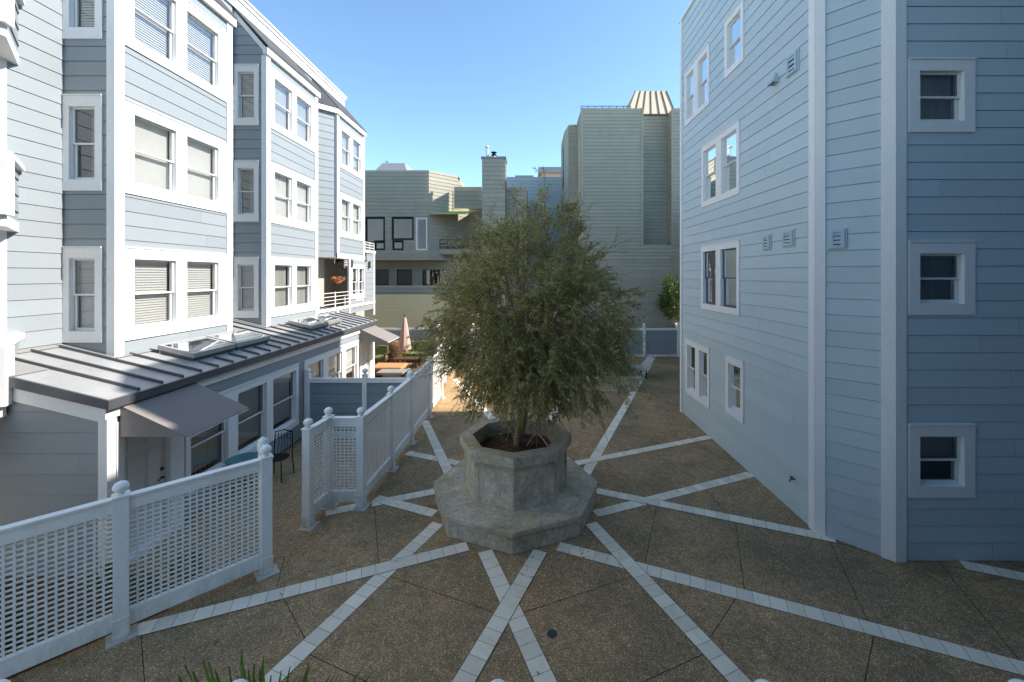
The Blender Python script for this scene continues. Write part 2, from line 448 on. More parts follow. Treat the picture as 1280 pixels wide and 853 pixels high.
        # grout bed under the strip
tag(strips.build('paving_strip', 'tile_concrete'), 'pale square pavers laid in star shaped strips', kind='structure')
bed = MB()
def thin(mb, a, b, w, z):
    a = Vector((a[0], a[1], 0)); b = Vector((b[0], b[1], 0)); dd = (b - a)
    if dd.length < .05: return
    n = Vector((-dd.y, dd.x, 0)).normalized() * w / 2
    mb.poly([(a.x - n.x, a.y - n.y, z), (b.x - n.x, b.y - n.y, z), (b.x + n.x, b.y + n.y, z), (a.x + n.x, a.y + n.y, z)])
for k in range(16):
    th = R(22.5 * k + 0); d = (math.cos(th), math.sin(th)); n = (-d[1], d[0])
    vertexdir = (k % 2 == 0)
    for rho in (2.55, 3.9, 5.3, 6.7, 8.1, 9.5, 10.9):
        if vertexdir:
            h = (rho - 2.53) * math.tan(R(22.5)) - .12
        else: h = .97 - .12
        if h <= .05: continue
        nseg = 12
        for i in range(nseg):
            ta, tb = -h + 2 * h * i / nseg, -h + 2 * h * (i + 1) / nseg
            a = (CX + d[0] * rho + n[0] * ta, CY + d[1] * rho + n[1] * ta); b = (CX + d[0] * rho + n[0] * tb, CY + d[1] * rho + n[1] * tb)
            if inside(*a) and inside(*b): thin(joints, a, b, .009 + .004 * random.random(), .0022)
for m in range(8):
    ph = R(22.5 + 45 * m); d = (math.cos(ph), math.sin(ph)); n = (-d[1], d[0])
    for sgn in (-1, 1):
        for e in (-1, 1):
            t = 1.2
            while t < 16:
                o_ = .97 * sgn + e * (W2 + .003)
                a = (CX + d[0] * t + n[0] * o_, CY + d[1] * t + n[1] * o_); b = (CX + d[0] * (t + .4) + n[0] * o_, CY + d[1] * (t + .4) + n[1] * o_)
                if not (inside(*a) and inside(*b)): t += .4; continue
                thin(joints, a, b, .009, .0016 + .0002 * m if sgn < 0 else .0062); t += .4
tag(joints.build('paving_joint', 'joint_dark'), 'dark mossy control joints between the paving slabs', kind='structure')

dr = MB(); dr.lathe(.275, 5.1, [(.062, .0), (.062, .007), (.048, .0075), (.046, .003)], 20)
for _i in range(-3, 4): dr.box(.275 + _i * .013 - .0035, .275 + _i * .013 + .0035, 5.1 - .04, 5.1 + .04, .003, .0065)
d_o = dr.build('floor_drain', 'gutter_metal'); tag(d_o, 'small round dark floor drain in the paving left of the long front strip', 'drain')
# planted soil bed and patio floors behind the fences
sb = MB(); sb.poly([(-9, 2.5, .004), (-7.7, 2.5, .004), (-4.75, 5.45, .004), (-4.75, 5.98, .004), (-9, 5.98, .004)])
tag(sb.build('planting_bed', 'soil'), 'brown earth bed behind the near lattice fence', kind='structure')
dk = MB(); dk.poly([(-9.5, 16.4, .006), (-3.6, 16.4, .006), (-3.9, 22.1, .006), (-9.5, 22.1, .006)])
tag(dk.build('patio_floor', 'wood_deck'), 'warm wooden floor of the sunny patio', kind='structure')

# ------------------------------------------------------------------ left building
LB = thing('apartment_building', (-8.36, 6, 0), 'pale blue apartment building with white bay windows and a low metal roofed annex', 'building')
XF, XW, XA, XE = -7.45, -8.36, -6.12, -6.05
FS = 2.72
rs = .243                                     # annex roof slope
def roofz(x): return 2.60 + (XE - x) * rs
walls = MB(); trim = MB()
FW = east(XF)
bays = [(7.47, 10.36, (0, 1, 2)), (11.77, 14.56, (0, 1, 2)), (16.07, 18.70, (1, 2))]
bk = {(0, 0): 'blind', (0, 1): 'shade', (0, 2): 'blind', (1, 0): 'curtain', (1, 1): 'shade', (1, 2): 'blind', (2, 1): 'shade', (2, 2): 'blind'}
for bi, (y0, y1, fl) in enumerate(bays):
    tw = .15
    zb = 2.86 if bi < 2 else 5.08
    L = y1 - y0
    pa = [(y0 + .34, y0 + .34 + .93 * L / 2.89), (y0 + 1.54 * L / 2.89, y0 + 2.46 * L / 2.89)]
    # corner posts
    trim.box(XF - .12, XF + .03, y0 - .03, y0 + tw, zb, 10.62); trim.box(XF - .12, XF + .03, y1 - tw, y1 + .03, zb, 10.62)
    holes = []
    for k in range(3):
        z0, z1 = 3.39 + FS * k, 4.70 + FS * k
        if k not in fl: continue
        window(LB, FW, pa, z0, z1, side=.185 if bi < 2 else .16, top=.20, bot=.20, kind=bk[(bi, k)], raised=.02)
        # fill the band between surround and posts
        trim.box(XF - .02, XF + .0315, y0 + tw + .002, pa[0][0] - .187, z0 - .2, z1 + .2)
        trim.box(XF - .02, XF + .0315, pa[1][1] + .187, y1 - tw - .002, z0 - .2, z1 + .2)
        holes.append((y0, y1, z0 - .18, z1 + .18))
    siding(walls, FW, y0 + tw - .02, y1 - tw + .02, zb, 10.62, holes, za=3.19 - .266 * 2)
    # near side face (looks toward the viewer), with a narrow window each floor
    SP = south(y0)
    if bi < 2:
        hs = []
        for k in fl:
            z0, z1 = 3.39 + FS * k, 4.70 + FS * k
            hs.append(window(LB, SP, [(XF - .79, XF - .33)], z0, z1, side=.125, top=.19, bot=.20, kind='blind' if k != 1 else 'curtain', raised=.45))
        siding(walls, SP, XW, XF - .11, 2.95, 12.0, hs, za=3.19 - .266 * 2, top=(10.72 + (XF) * 1.27, -1.27))
        # raking trim
        trim.box8([SP.P(XW, 11.72, -.02), SP.P(XF + .05, 10.60, -.02), SP.P(XF + .05, 10.60, .035), SP.P(XW, 11.72, .035),
                   SP.P(XW, 11.90, -.02), SP.P(XF + .05, 10.78, -.02), SP.P(XF + .05, 10.78, .035), SP.P(XW, 11.90, .035)])
        walls.poly([(XF, y1, zb), (XW, y1, zb), (XW, y1, 11.8), (XF, y1, 10.7)])
    else:
        # canted side
        CP = Plane(XW, y0 - .91, 1, 1, 1, -1)
        siding(walls, CP, 0, 1.29 - .1, zb, 10.62, [], za=3.19 - .266 * 2)
        walls.poly([(XF, y1, zb), (XW, y1, zb), (XW, y1, 11.8), (XF, y1, 10.7)])
        trim.poly([(XW, y0 - .91, zb + .001), (XF, y0, zb + .001), (XF, y1, zb + .001), (XW, y1, zb + .001)])
        trim.box(XF - .01, XF + .045, y0 - .03, y1 + .035, zb - .02, zb + .16)
    # cap fascia of the bay
    trim.box(XF - .05, XF + .09, y0 - .09, y1 + .09, 10.622, 10.80)
# bay roofs
rf = MB(); xa0 = XF + .10
for bi, (y0, y1, fl) in enumerate(bays):
    a = y0 - .08
    if bi == 2:
        rf.poly([(XW, y0 - .98, 10.83), (xa0, y0 - .08, 10.83), (XW, y0 - .05, 11.96)]); trim.bar((XW, y0 - .97, 10.71), (XF + .02, y0 - .06, 10.71), .12, .18)
    xa = XF + .10
    rf.box8([(xa, y0 - .08, 10.80), (xa, y1 + .1, 10.80), (XW, y1 + .1, 11.93), (XW, a, 11.93),
             (xa, y0 - .08, 10.86), (xa, y1 + .1, 10.86), (XW, y1 + .1, 11.99), (XW, a, 11.99)])
rf.build('bay_roof', 'shingle', LB)
# main wall behind the bays
WP = east(XW)
bh = []
siding(walls, WP, 2.0, 6.02, 2.4, 12.0, [], za=3.19 - .532)
siding(walls, WP, 6.02, 7.47, 3.0, 12.0, [], za=3.19 - .532)
siding(walls, WP, 10.36, 11.77, 2.9, 12.0, [], za=3.19 - .532)
siding(walls, WP, 14.56, 16.2, 5.08, 12.0, [], za=3.19 - .532)
trim.box(XW + .0, XW + .04, 6.33, 6.62, 3.1, 11.9)
for z0, z1, n in ((11.95, 12.22, .06), (12.222, 12.34, .10), (12.342, 12.40, .14)):
    trim.box(XW - .3, XW + n, 1.5, 18.6 + n, z0, z1)
# deck of the main roof, sloping dark strip under the fascia
rr = MB(); rr.box(-16, XW - .1, 1.6, 18.5, 12.30, 12.36); rr.build('roof', 'shingle', LB)
core = MB(); core.box(-16, XW - .30, 1.6, 18.6, 0, 12.25)
core.box(XW - .3, XW - .01, 1.6, 18.6, 11.0, 12.29)
core.poly([(XW, 18.6, 5.), (XW - .3, 18.6, 5.), (XW - .3, 18.6, 12.2), (XW, 18.6, 12.2)])
core.box(-16, XW + .02, 18.6, 21.0, 0, 5.4)
core.build('inner_wall', 'room_pale', LB)

# lower storey under bay three: porch, rail, window
PX = XF
siding(walls, FW, 17.2, 19.9, 2.8, 5.0, [(17.20, 18.86, 3.32, 4.86)], za=3.19 - .532)
window(LB, FW, [(17.42, 18.0), (18.12, 18.66)], 3.52, 4.68, side=.1, top=.14, bot=.14, kind='halfblind', raised=.6)
siding(walls, FW, 14.56, 17.2, 2.55, 3.05, [], za=3.19 - .532)
siding(walls, FW, 19.0, 19.9, 5.0, 5.42, [], za=3.19 - .532)
trim.box(XF - .03, XF + .05, 14.56, 19.95, 3.05, 3.16)
trim.box(XF - .03, XF + .04, 16.0, 16.14, 2.5, 3.05); trim.box(XF - .03, XF + .04, 17.1, 17.24, 2.5, 5.04); trim.box(XF - .03, XF + .04, 19.78, 19.94, 2.5, 5.5)
trim.box(XF - .03, XF + .06, 18.76, 19.98, 5.42, 5.54)
po = MB()
po.box(XW - .02, XW + .01, 14.4, 16.9, 2.9, 5.06); po.box(XW, XF - .02, 14.5, 17.2, 2.94, 3.0); po.build('porch_wall', 'room_pale', LB)
dp = MB(); dp.box(XW + .012, XW + .05, 15.2, 16.1, 3.0, 4.9); dp.build('door', 'gutter_metal', LB)
rl = MB()
for z in (3.30, 3.44, 3.58, 3.72): rl.tube([(XF + .02, 14.6, z), (XF + .02, 18.6, z)], .013, 6)
for y in (14.65, 15.9, 17.17, 18.55): rl.box(XF, XF + .035, y - .02, y + .02, 3.16, 3.76)
rl.build('railing', 'white_trim', LB)
rl = MB()
for z in (5.66, 5.78, 5.9): rl.tube([(XF, 18.75, z), (XF, 19.9, z), (XF - 3, 19.9, z)], .014, 6)
for y in (18.8, 19.35, 19.9): rl.box(XF - .015, XF + .015, y - .015, y + .015, 5.54, 5.92)
rl.build('railing', 'white_trim', LB)
for y in (17.28, 19.2):
    lm = MB(); lm.box(XF + .02, XF + .10, y - .06, y + .06, 4.72, 4.98); lm.lathe(XF + .07, y, [(.07, 4.98), (.02, 5.05)], 8)
    l_ = lm.build('wall_lamp', 'gutter_metal', LB)

walls.build('wall', 'siding_blue', LB)

# balconies at the far left, canted ends
for k in range(3):
    z0, z1 = 2.38 + FS * k, 3.38 + FS * k
    foot = [(XW, 6.79), (-7.53, 5.96), (-7.53, 2.6), (XW, 1.8)]
    bb = MB()
    CP = Plane(-7.53, 5.96, -1, 1, 1, 1)
    siding(bb, CP, .10, 1.17, z0 + .16, z1 - .04, [], za=z0 + .05, lip=.02)
    siding(bb, east(-7.53), 2.6, 5.96, z0 + .16, z1, [], za=z0 + .05)
    bal = bb.build('balcony', 'siding_blue', LB)
    tb = MB()
    inner = [(XW - .02, 6.60), (-7.66, 5.9), (-7.66, 2.7), (XW - .02, 1.9)]
    def ring(mb, o, za, zb):
        pts = [(XW, 6.79 + o), (-7.53 + o * .9, 5.96 + o * .45), (-7.53 + o * .9, 2.6 - o * .45), (XW, 1.8 - o)]
        mb.prism(list(reversed(pts)), za, zb)
    ring(tb, .02, z0, z0 + .16)
    # cap ring as a rim
    for (pa_, pb_) in (((XW, 6.79), (-7.53, 5.96)), ((-7.53, 5.96), (-7.53, 2.6))):
        tb.bar((*pa_, z1 + .04), (*pb_, z1 + .04), .16, .08)
    tb.rbox(-7.50, 5.93, R(22), .065, .09, z0 + .161, z1 - .001)
    tb.build('balcony_trim', 'white_trim', bal)
    if k < 1:
        rl = MB()
        for z in (.12, .22, .32): rl.tube([(-7.53, 3., z1 + z), (-7.53, 5.9, z1 + z)], .02, 6)
        rl.build('railing', 'white_trim', LB)
pc = MB(); pc.prism([(-7.62, 5.97), (-7.40, 5.88), (-7.40, 5.5), (-7.62, 5.5)][::-1], 1.95, 2.38)
pc.box(XW + .0, XW + .05, 6.5, 6.62, 2.9, 11.9)

# ---- annex
AP = east(XA); an = MB(); AS = south(6.03)
siding(an, AS, -9.0, XA - .1, 0.05, 3.2, [], za=.02, ex=.30, top=(2.60 + (XE) * rs - .36, -rs))
holes = [(6.1, 7.36, 0, 2.12)]
w1 = [(7.48, 8.41), (8.69, 9.64), (9.88, 10.86)]
w2 = [(11.37, 12.29), (12.59, 13.53), (13.79, 14.72)]
holes.append(window(LB, AP, w1, .60, 1.92, side=.11, top=.14, bot=.13, kind='halfblind', raised=.12))
holes.append(window(LB, AP, w2, .60, 1.92, side=.11, top=.14, bot=.13, kind='halfblind', raised=.35))
holes.append((14.95, 16.3, 0, 2.12))
siding(an, AP, 6.03, 16.3, 0.05, 2.32, holes, za=.02)
an.poly([(XA, 16.3, 0), (-8.4, 16.3, 0), (-8.4, 16.3, 3.1), (XA, 16.3, 2.5)])
an.build('annex_wall', 'siding_blue', LB)
trim.box(XA - .02, XA + .045, 5.96, 16.35, 2.32, 2.50)
trim.box(XA - .10, XA + .03, 5.995, 6.13, 0, 2.319)
trim.box(XA - .02, XA + .03, 16.2, 16.34, 0, 2.319)
# raking frieze of the near gable end
trim.box8([(-9.0, 6.0, roofz(-9.0) - .36), (XA - .0, 6.0, roofz(XA) - .36), (XA, 6.06, roofz(XA) - .36), (-9.0, 6.06, roofz(-9.) - .36),
           (-9.0, 6.0, roofz(-9.0) - .13), (XA, 6.0, roofz(XA) - .13), (XA, 6.06, roofz(XA) - .13), (-9.0, 6.06, roofz(-9.) - .13)])
acore = MB(); acore.box(-8.6, XA - .45, 6.5, 16.25, 0, 2.45); acore.box(XA - .45, XA - .02, 6.08, 6.12, 0, 2.3); acore.build('inner_wall', 'room_dark', LB)
def door(par, pl, u0, u1, z0, z1):
    d = MB(); d.pbox(pl, u0, u1, z0, z1, -.12, -.08)
    w = u1 - u0
    for a, b in ((.12, .45), (.55, .88)):
        for c, e in ((.06, .36), (.42, .78), (.83, .95)):
            ua, ub = u0 + a * w, u0 + b * w; za, zb = z0 + c * (z1 - z0), z0 + e * (z1 - z0)
            d.pbox(pl, ua, ub, za, zb, -.08, -.071); d.pbox(pl, ua + .03, ub - .03, za + .03, zb - .03, -.071, -.062)
    do = d.build('door', 'door_white', par, bevel=.004)
    h = MB(); P = pl.P
    h.tube([P(u1 - .07, z0 + .92, -.08), P(u1 - .07, z0 + .92, -.02)], .014, 8)
    h.tube([P(u1 - .07, z0 + .92, -.025), P(u1 - .19, z0 + .92, -.02)], .011, 8)
    h.tube([P(u1 - .07, z0 + 1.06, -.08), P(u1 - .07, z0 + 1.06, -.055)], .03, 12)
    h.build('handle', 'bronze', do)
    f = MB()
    f.pbox(pl, u0 - .12, u0 - .001, 0, z1 + .1, -.2, .02); f.pbox(pl, u1 + .001, u1 + .28, 0, z1 + .1, -.2, .02)
    f.pbox(pl, u0 - .12, u1 + .28, z1 + .101, z1 + .22, -.2, .021); f.pbox(pl, u0 - .001, u1 + .001, 0, z0 - .001, -.2, .05)
    f.pbox(pl, u0 - .001, u1 + .001, z1 + .001, z1 + .1, -.2, -.03)
    f.build('door_frame', 'white_trim', par)
door(LB, AP, 6.27, 7.07, .08, 2.0)
door(LB, AP, 15.10, 15.95, .08, 2.0)
# roof sheet with standing seams
rm = MB()
def slab(mb, x0, x1, y0, y1, t=.03, dz=0.):
    mb.box8([(x0, y0, roofz(x0) - t + dz), (x1, y0, roofz(x1) - t + dz), (x1, y1, roofz(x1) - t + dz), (x0, y1, roofz(x0) - t + dz),
             (x0, y0, roofz(x0) + dz), (x1, y0, roofz(x1) + dz), (x1, y1, roofz(x1) + dz), (x0, y1, roofz(x0) + dz)])
slab(rm, XW - .2, XE, 5.96, 7.40, .03)
slab(rm, XF - .1, XE, 7.40, 16.6, .03)
slab(rm, XW - .05, XF - .1, 10.30, 11.80, .03); slab(rm, XW - .05, XF - .1, 14.5, 16.6, .03)
slab(rm, XW - .05, XF - .1, 7.40, 7.46, .03)
rm.build('annex_roof', 'roof_metal', LB)
sm = MB(); y = 6.06 + .41
while y < 16.5:
    rng = [(XE - .02, XF + .06)]
    if y < 7.40 or 10.4 < y < 11.7 or 14.6 < y: rng = [(XE - .02, XW + .12)]
    # stop the ribs at the skylights
    for a, b in rng:
        segs = [(b, a)]
        if 8.0 < y < 10.5 or 12.4 < y < 14.45: segs = [(b, -7.24), (-6.46, a)]
        for x0, x1 in segs:
            sm = MB(); sm.box8([(x0, y - .02, roofz(x0)), (x1, y - .02, roofz(x1)), (x1, y + .02, roofz(x1)), (x0, y + .02, roofz(x0)),
                     (x0, y - .012, roofz(x0) + .045), (x1, y - .012, roofz(x1) + .045), (x1, y + .012, roofz(x1) + .045), (x0, y + .012, roofz(x0) + .045)]); sm.build('roof_seam', 'seam_metal', LB)
    y += .41
gm = MB(); gm.box(XE - .01, XE + .052, 5.961, 16.62, 2.47, 2.602)
gm.box8([(-9., 5.93, roofz(-9.) - .15), (XE + .05, 5.93, roofz(XE) - .13), (XE + .05, 5.96, roofz(XE) - .13), (-9., 5.96, roofz(-9.) - .15),
         (-9., 5.93, roofz(-9.) + .012), (XE + .05, 5.93, roofz(XE) + .006), (XE + .05, 5.96, roofz(XE) + .006), (-9., 5.96, roofz(-9.) + .012)])
gm.build('gutter', 'gutter_metal', LB)
fl = MB()   # flashing strips where roof meets walls
def flash(x0, x1, y0, y1): slab(fl, x0, x1, y0, y1, .01, .022)
flash(XF + .03, XF + .12, 7.40, 10.4); flash(XF + .03, XF + .12, 11.7, 14.6)
flash(XW, XF + .10, 7.32, 7.40); flash(XW, XF + .10, 11.62, 11.70)
flash(XW - .02, XW + .14, 6.0, 7.3); flash(-8.1, -7.42, 5.97, 6.42)
fl.build('flashing', 'skylight_frame', LB)
for y0, y1 in ((8.05, 9.2), (9.26, 10.42), (12.42, 13.38), (13.44, 14.4)):
    x0, x1 = -7.2, -6.5; s = MB()
    def fb(a, b, c, d, z0, z1):
        s.box8([(a, c, roofz(a) + z0), (b, c, roofz(b) + z0), (b, d, roofz(b) + z0), (a, d, roofz(a) + z0), (a, c, roofz(a) + z1), (b, c, roofz(b) + z1), (b, d, roofz(b) + z1), (a, d, roofz(a) + z1)])
    cu = MB()
    t = .06
    fb(x0, x1, y0, y0 + t, .08, .17); fb(x0, x1, y1 - t, y1, .08, .17); fb(x0, x0 + t, y0 + t, y1 - t, .08, .17); fb(x1 - t, x1, y0 + t, y1 - t, .08, .17)
    sk = s.build('skylight', 'skylight_frame', LB)
    s = MB(); fb(x0 + .03, x1 - .03, y0 + .03, y1 - .03, .0, .085); s.build('kerb', 'gutter_metal', sk)
    s = MB(); ym = (y0 + y1) / 2; xm = (x0 + x1) / 2; a, b, c, d = x0 + t, x1 - t, y0 + t, y1 - t
    zq = lambda x, h: roofz(x) + h
    A, B, C, D = (a, c, zq(a, .165)), (b, c, zq(b, .165)), (b, d, zq(b, .165)), (a, d, zq(a, .165)); T = (xm, ym - .22, zq(xm, .26)); U = (xm, ym + .22, zq(xm, .26))
    s.poly([A, B, T]); s.poly([B, C, U, T]); s.poly([C, D, U]); s.poly([D, A, T, U])
    s.build('pane', 'glass_mirror', sk)
    s = MB(); fb(a, b, c, d, .09, .10); s.build('shaft', 'room_pale', sk)
# awnings
for y0, y1 in ((6.17, 7.53), (14.9, 16.2)):
    w = MB(); a = (XA + .05, 2.46); b = (-5.07, 2.0)
    w.box8([(a[0], y0, a[1] - .012), (b[0], y0, b[1] - .012), (b[0], y1, b[1] - .012), (a[0], y1, a[1] - .012), (a[0], y0, a[1]), (b[0], y0, b[1]), (b[0], y1, b[1]), (a[0], y1, a[1])])
    aw = w.build('awning', 'awning_fabric', LB)
    for yy in (y0 + .002, y1 - .010):
        w = MB()
        w.box8([(a[0], yy, b[1]), (b[0], yy, b[1] - .004), (b[0], yy + .008, b[1] - .004), (a[0], yy + .008, b[1]), (a[0], yy, a[1] - .014), (b[0], yy, b[1] + .0), (b[0], yy + .008, b[1] + .0), (a[0], yy + .008, a[1] - .014)])
        w.build('awning_side', 'awning_fabric', aw)
    w = MB(); w.tube([(b[0] - .01, y0 + .01, b[1] - .025), (b[0] - .01, y1 - .01, b[1] - .025)], .011, 6); w.build('awning_bar', 'white_trim', aw)
trim.build('corner_trim', 'white_trim', LB)

# ------------------------------------------------------------------ right building
RBX, RT = 4.90, 12.54
RB = thing('apartment_building', (RBX, 7, 0), 'blue sided apartment building with white trim, canted corner and wall vents, on the right', 'building')
rw = MB(); rt = MB()
RP = west(RBX)
def on_long(x): return FP * RBX / (x - 662)
holes = []
# long wall windows: (panes px, z0, z1, kind)
def yy(x): return on_long(x)
def zz(x, y, Y=None): Y = Y or yy(x); return CH - (y - 344) * Y / FP
# single windows, third and second column measured on the photograph
def lw(pxs, ztop, zbot, kind, raised=.3, glass='glass', sashmat='white_sash'):
    panes = sorted([tuple(sorted((yy(a), yy(b)))) for a, b in pxs])
    holes.append(window(RB, RP, panes, zbot, ztop, side=.13, top=.15, bot=.15, kind=kind, raised=raised, glass=glass, sashmat=sashmat))
LW = 1.12
lw([(910, 927)], 10.55, 9.45, 'dark', glass='glass_mirror')
lw([(859, 868), (873.5, 885)], 10.55, 9.20, 'dark', glass='glass_mirror')
lw([(880.5, 896), (903, 922)], 7.85, 6.45, 'halfblind', .0, glass='glass_mirror')
lw([(880, 896), (902, 922)], 5.05, 3.60, 'dark', glass='glass', sashmat='gutter_metal')
lw([(860, 870), (875, 885)], 2.25, .90, 'curtain', .35)
lw([(911.5, 927)], 2.25, 1.15, 'dark')
siding(rw, RP, 7.12, 13.4, 0.0, RT, holes, za=.02)
rt.box(RBX - .045, RBX + .14, 13.30, 13.44, 0, RT)
CPt = Plane(RBX, 7.12, 1, -1, -1, -1)      # canted face, u toward the viewer
clen = .72 * math.sqrt(2)
siding(rw, CPt, .08, clen - .08, 0.0, RT, [], za=.02)
# corner boards
def cboard(pl, u0, u1): rt.pbox(pl, u0, u1, -.0, RT, -.02, .034)
cboard(RP, 7.108, 7.26)
cboard(CPt, -.012, .14)
cboard(CPt, clen - .16, clen + .013)
RS = south(6.40)
rt.pbox(RS, 5.608, 5.77, 0, RT, -.02, .033)
h2 = []
for k in range(3):
    t = 2.8 * k
    h2.append(window(RB, RS, [(5.98, 6.66)], 1.16 + t, 1.93 + t, side=.165, top=.17, bot=.17, kind='curtain' if k > 0 else 'shade', raised=.3 if k == 1 else (.05 if k == 2 else .5), depth=.12))
siding(rw, RS, 5.7, 16, 0.0, RT, h2, za=.02)
rw.poly([(RBX, 13.4, 0), (12, 13.4, 0), (12, 13.4, RT), (RBX, 13.4, RT)])
rw.poly([(16, 6.40, 0), (16, 13.4, 0), (16, 13.4, RT), (16, 6.40, RT)])
rw.build('wall', 'siding_blue_lifted', RB)
rc = MB(); rc.prism([(RBX + .45, 13.38), (RBX + .45, 7.4), (6.1, 6.87), (16, 6.87), (16, 13.38)], 0, RT - .1)
rc.build('inner_wall', 'room_dark', RB)
ro = MB(); ro.prism([(RBX - .06, 13.5), (RBX - .06, 7.08), (5.6, 6.34), (16, 6.34), (16, 13.5)], RT, RT + .05); ro.build('roof', 'white_trim', RB)
# unseen block added behind the long wall to shade the rear courtyard
wg = MB(); wg.box(8.6, 16, 13.41, 22.6, 0, 8.3); wg.build('rear_shade_block', 'siding_blue', RB)
rt.build('corner_trim', 'white_trim', RB)
def vent(pl, u, z, w=.30, h=.34, ext=0.):
    v = MB(); v.pbox(pl, u - w / 2 - ext, u + w / 2, z - h / 2, z + h / 2, -.01, .030)
    vo = v.build('wall_vent', 'vent_paint', RB, bevel=.005)
    v = MB(); fw = .055
    for a, b, c, d in ((u - w / 2 + .03, u + w / 2 - .03, z + h / 2 - fw - .01, z + h / 2 - .02), (u - w / 2 + .03, u + w / 2 - .03, z - h / 2 + .02, z - h / 2 + fw + .01),
                       (u - w / 2 + .03, u - w / 2 + .03 + fw, z - h / 2 + fw + .01, z + h / 2 - fw - .01), (u + w / 2 - .03 - fw, u + w / 2 - .03, z - h / 2 + fw + .01, z + h / 2 - fw - .01)):
        v.pbox(pl, a, b, c, d, .03, .055)
    n = 3; hh = h - 2 * fw - .02
    for i in range(n):
        z1 = z + hh / 2 - i * hh / n; z0 = z1 - hh / n * .75
        P = pl.P; a, b = u - w / 2 + .03 + fw, u + w / 2 - .03 - fw
        v.box8([P(a, z0, .05), P(b, z0, .05), P(b, z0 + .004, .052), P(a, z0 + .004, .052), P(a, z1, .031), P(b, z1, .031), P(b, z1 + .004, .033), P(a, z1 + .004, .033)])
    v.build('louvre', 'vent_paint', vo)
    v = MB(); v.pbox(pl, u - w / 2 + .03 + fw, u + w / 2 - .03 - fw, z - hh / 2, z + hh / 2, .0301, .0315); v.build('grille', 'black_metal', vo)
vent(RP, yy(987), zz(987, 298), .36, .32); vent(RP, yy(960), zz(960, 303), .30, .32)
vent(RP, yy(992), zz(992, 80), .36, .40); vent(CPt, .30, 5.0, .27, .34)
hv = MB(); Y = yy(971); Z = zz(971, 100); P = RP.P
hv.poly([P(Y - .1, Z - .08, .14), P(Y + .1, Z - .08, .14), P(Y, Z + .16, .02)]); hv.poly([P(Y - .1, Z - .08, .0), P(Y - .1, Z - .08, .14), P(Y, Z + .16, .02)]); hv.poly([P(Y + .1, Z - .08, .0), P(Y + .1, Z - .08, .14), P(Y, Z + .16, .02)])
hv.build('vent_hood', 'vent_paint', RB)
fa = MB(); Y = yy(994); Z = zz(994, 599)
fa.tube([P(Y, Z, 0), P(Y, Z, .09), P(Y, Z - .05, .10)], .014, 8); fa.lathe(RBX - .07, Y, [(.03, Z + .03), (.03, Z + .045)], 8); fa.build('tap', 'bronze', RB)

# building the viewer stands in, unseen; put in to dim the light from behind
BB = thing('apartment_building', (0, -1, 0), 'dark blue sided apartment building behind the viewpoint, unseen, added to block skylight', 'building')
bw = MB(); siding(bw, Plane(0, -1.0, 1, 0, 0, 1), -3.6, 16, 0, 6.6, [], lip=.016); bw.build('wall', 'siding_low_bounce', BB)
bw = MB(); bw.box(-3.6, 16, -9, -1.05, 0, 6.6); bw.build('inner_wall', 'room_pale', BB)
bw = MB(); siding(bw, Plane(0, -.98, 1, 0, 0, 1), 2.5, 16, 6.6, 13, [], lip=.016); bw.box(2.5, 16, -9, -1.03, 6.6, 13); bw.box(8.5, 16, -1, 6.395, 0, 13.75); bw.build('side_shade_block', 'siding_low_bounce', BB)  # unseen upper part and side block, added to shade the near courtyard
bw = MB()
for x in (-3.5, 3.2, 9.5, 15.9): bw.box(x - .1, x + .1, -1.0, -.95, 0, 6.6)
bw.build('corner_trim', 'white_trim', BB)

# ------------------------------------------------------------------ planter with bench
def octo(r, rot=-90): return [(CX + r * math.cos(R(rot + 45 * k)), CY + r * math.sin(R(rot + 45 * k))) for k in range(8)]
PL = thing('octagonal_planter', (CX, CY, 0), 'large octagonal concrete planter with a stepped bench in the courtyard centre', 'planter')
m = MB(); m.prism(octo(1.57), 0, .285); m.build('bench_base', 'concrete', PL, bevel=.012)
m = MB(); m.prism(octo(1.61), .286, .37); m.build('bench_top', 'concrete_moss', PL, bevel=.012)
def oring(mb, ro, ri, z0, z1, ro2=None):
    A = octo(ro); B = octo(ri)
    for i in range(8):
        j = (i + 1) % 8
        mb.poly([(*A[i], z0), (*A[j], z0), (*A[j], z1), (*A[i], z1)]); mb.poly([(*B[j], z0), (*B[i], z0), (*B[i], z1), (*B[j], z1)])
        mb.poly([(*A[i], z1), (*A[j], z1), (*B[j], z1), (*B[i], z1)]); mb.poly([(*A[j], z0), (*A[i], z0), (*B[i], z0), (*B[j], z0)])
m = MB(); oring(m, .99, .86, .371, 1.13)
# thin raised frame lines round each side panel
A = octo(.992)
for i in range(8):
    a, b = Vector((*A[i], 0)), Vector((*A[(i + 1) % 8], 0)); mid = (a + b) / 2; out = Vector((mid.x - CX, mid.y - CY, 0)).normalized() * .005
    u = (b - a).normalized()
    for p, q in ((a, a + u * .075), (b - u * .075, b)):
        z0, z1 = .372, 1.128
        Z0, Z1 = Vector((0, 0, z0)), Vector((0, 0, z1)); p1, q1, p2, q2 = p - out * 3, q - out * 3, p + out * 1.6, q + out * 1.6
        m.box8([p1 + Z0, q1 + Z0, q2 + Z0, p2 + Z0, p1 + Z1, q1 + Z1, q2 + Z1, p2 + Z1])
    for z0, z1 in ((.372, .44), (1.07, 1.128)):
        p, q = a + u * .075, b - u * .075; Z0, Z1 = Vector((0, 0, z0)), Vector((0, 0, z1)); p1, q1, p2, q2 = p - out * 3, q - out * 3, p + out * 1.5, q + out * 1.5
        m.box8([p1 + Z0, q1 + Z0, q2 + Z0, p2 + Z0, p1 + Z1, q1 + Z1, q2 + Z1, p2 + Z1])
m.build('planter_wall', 'concrete', PL)
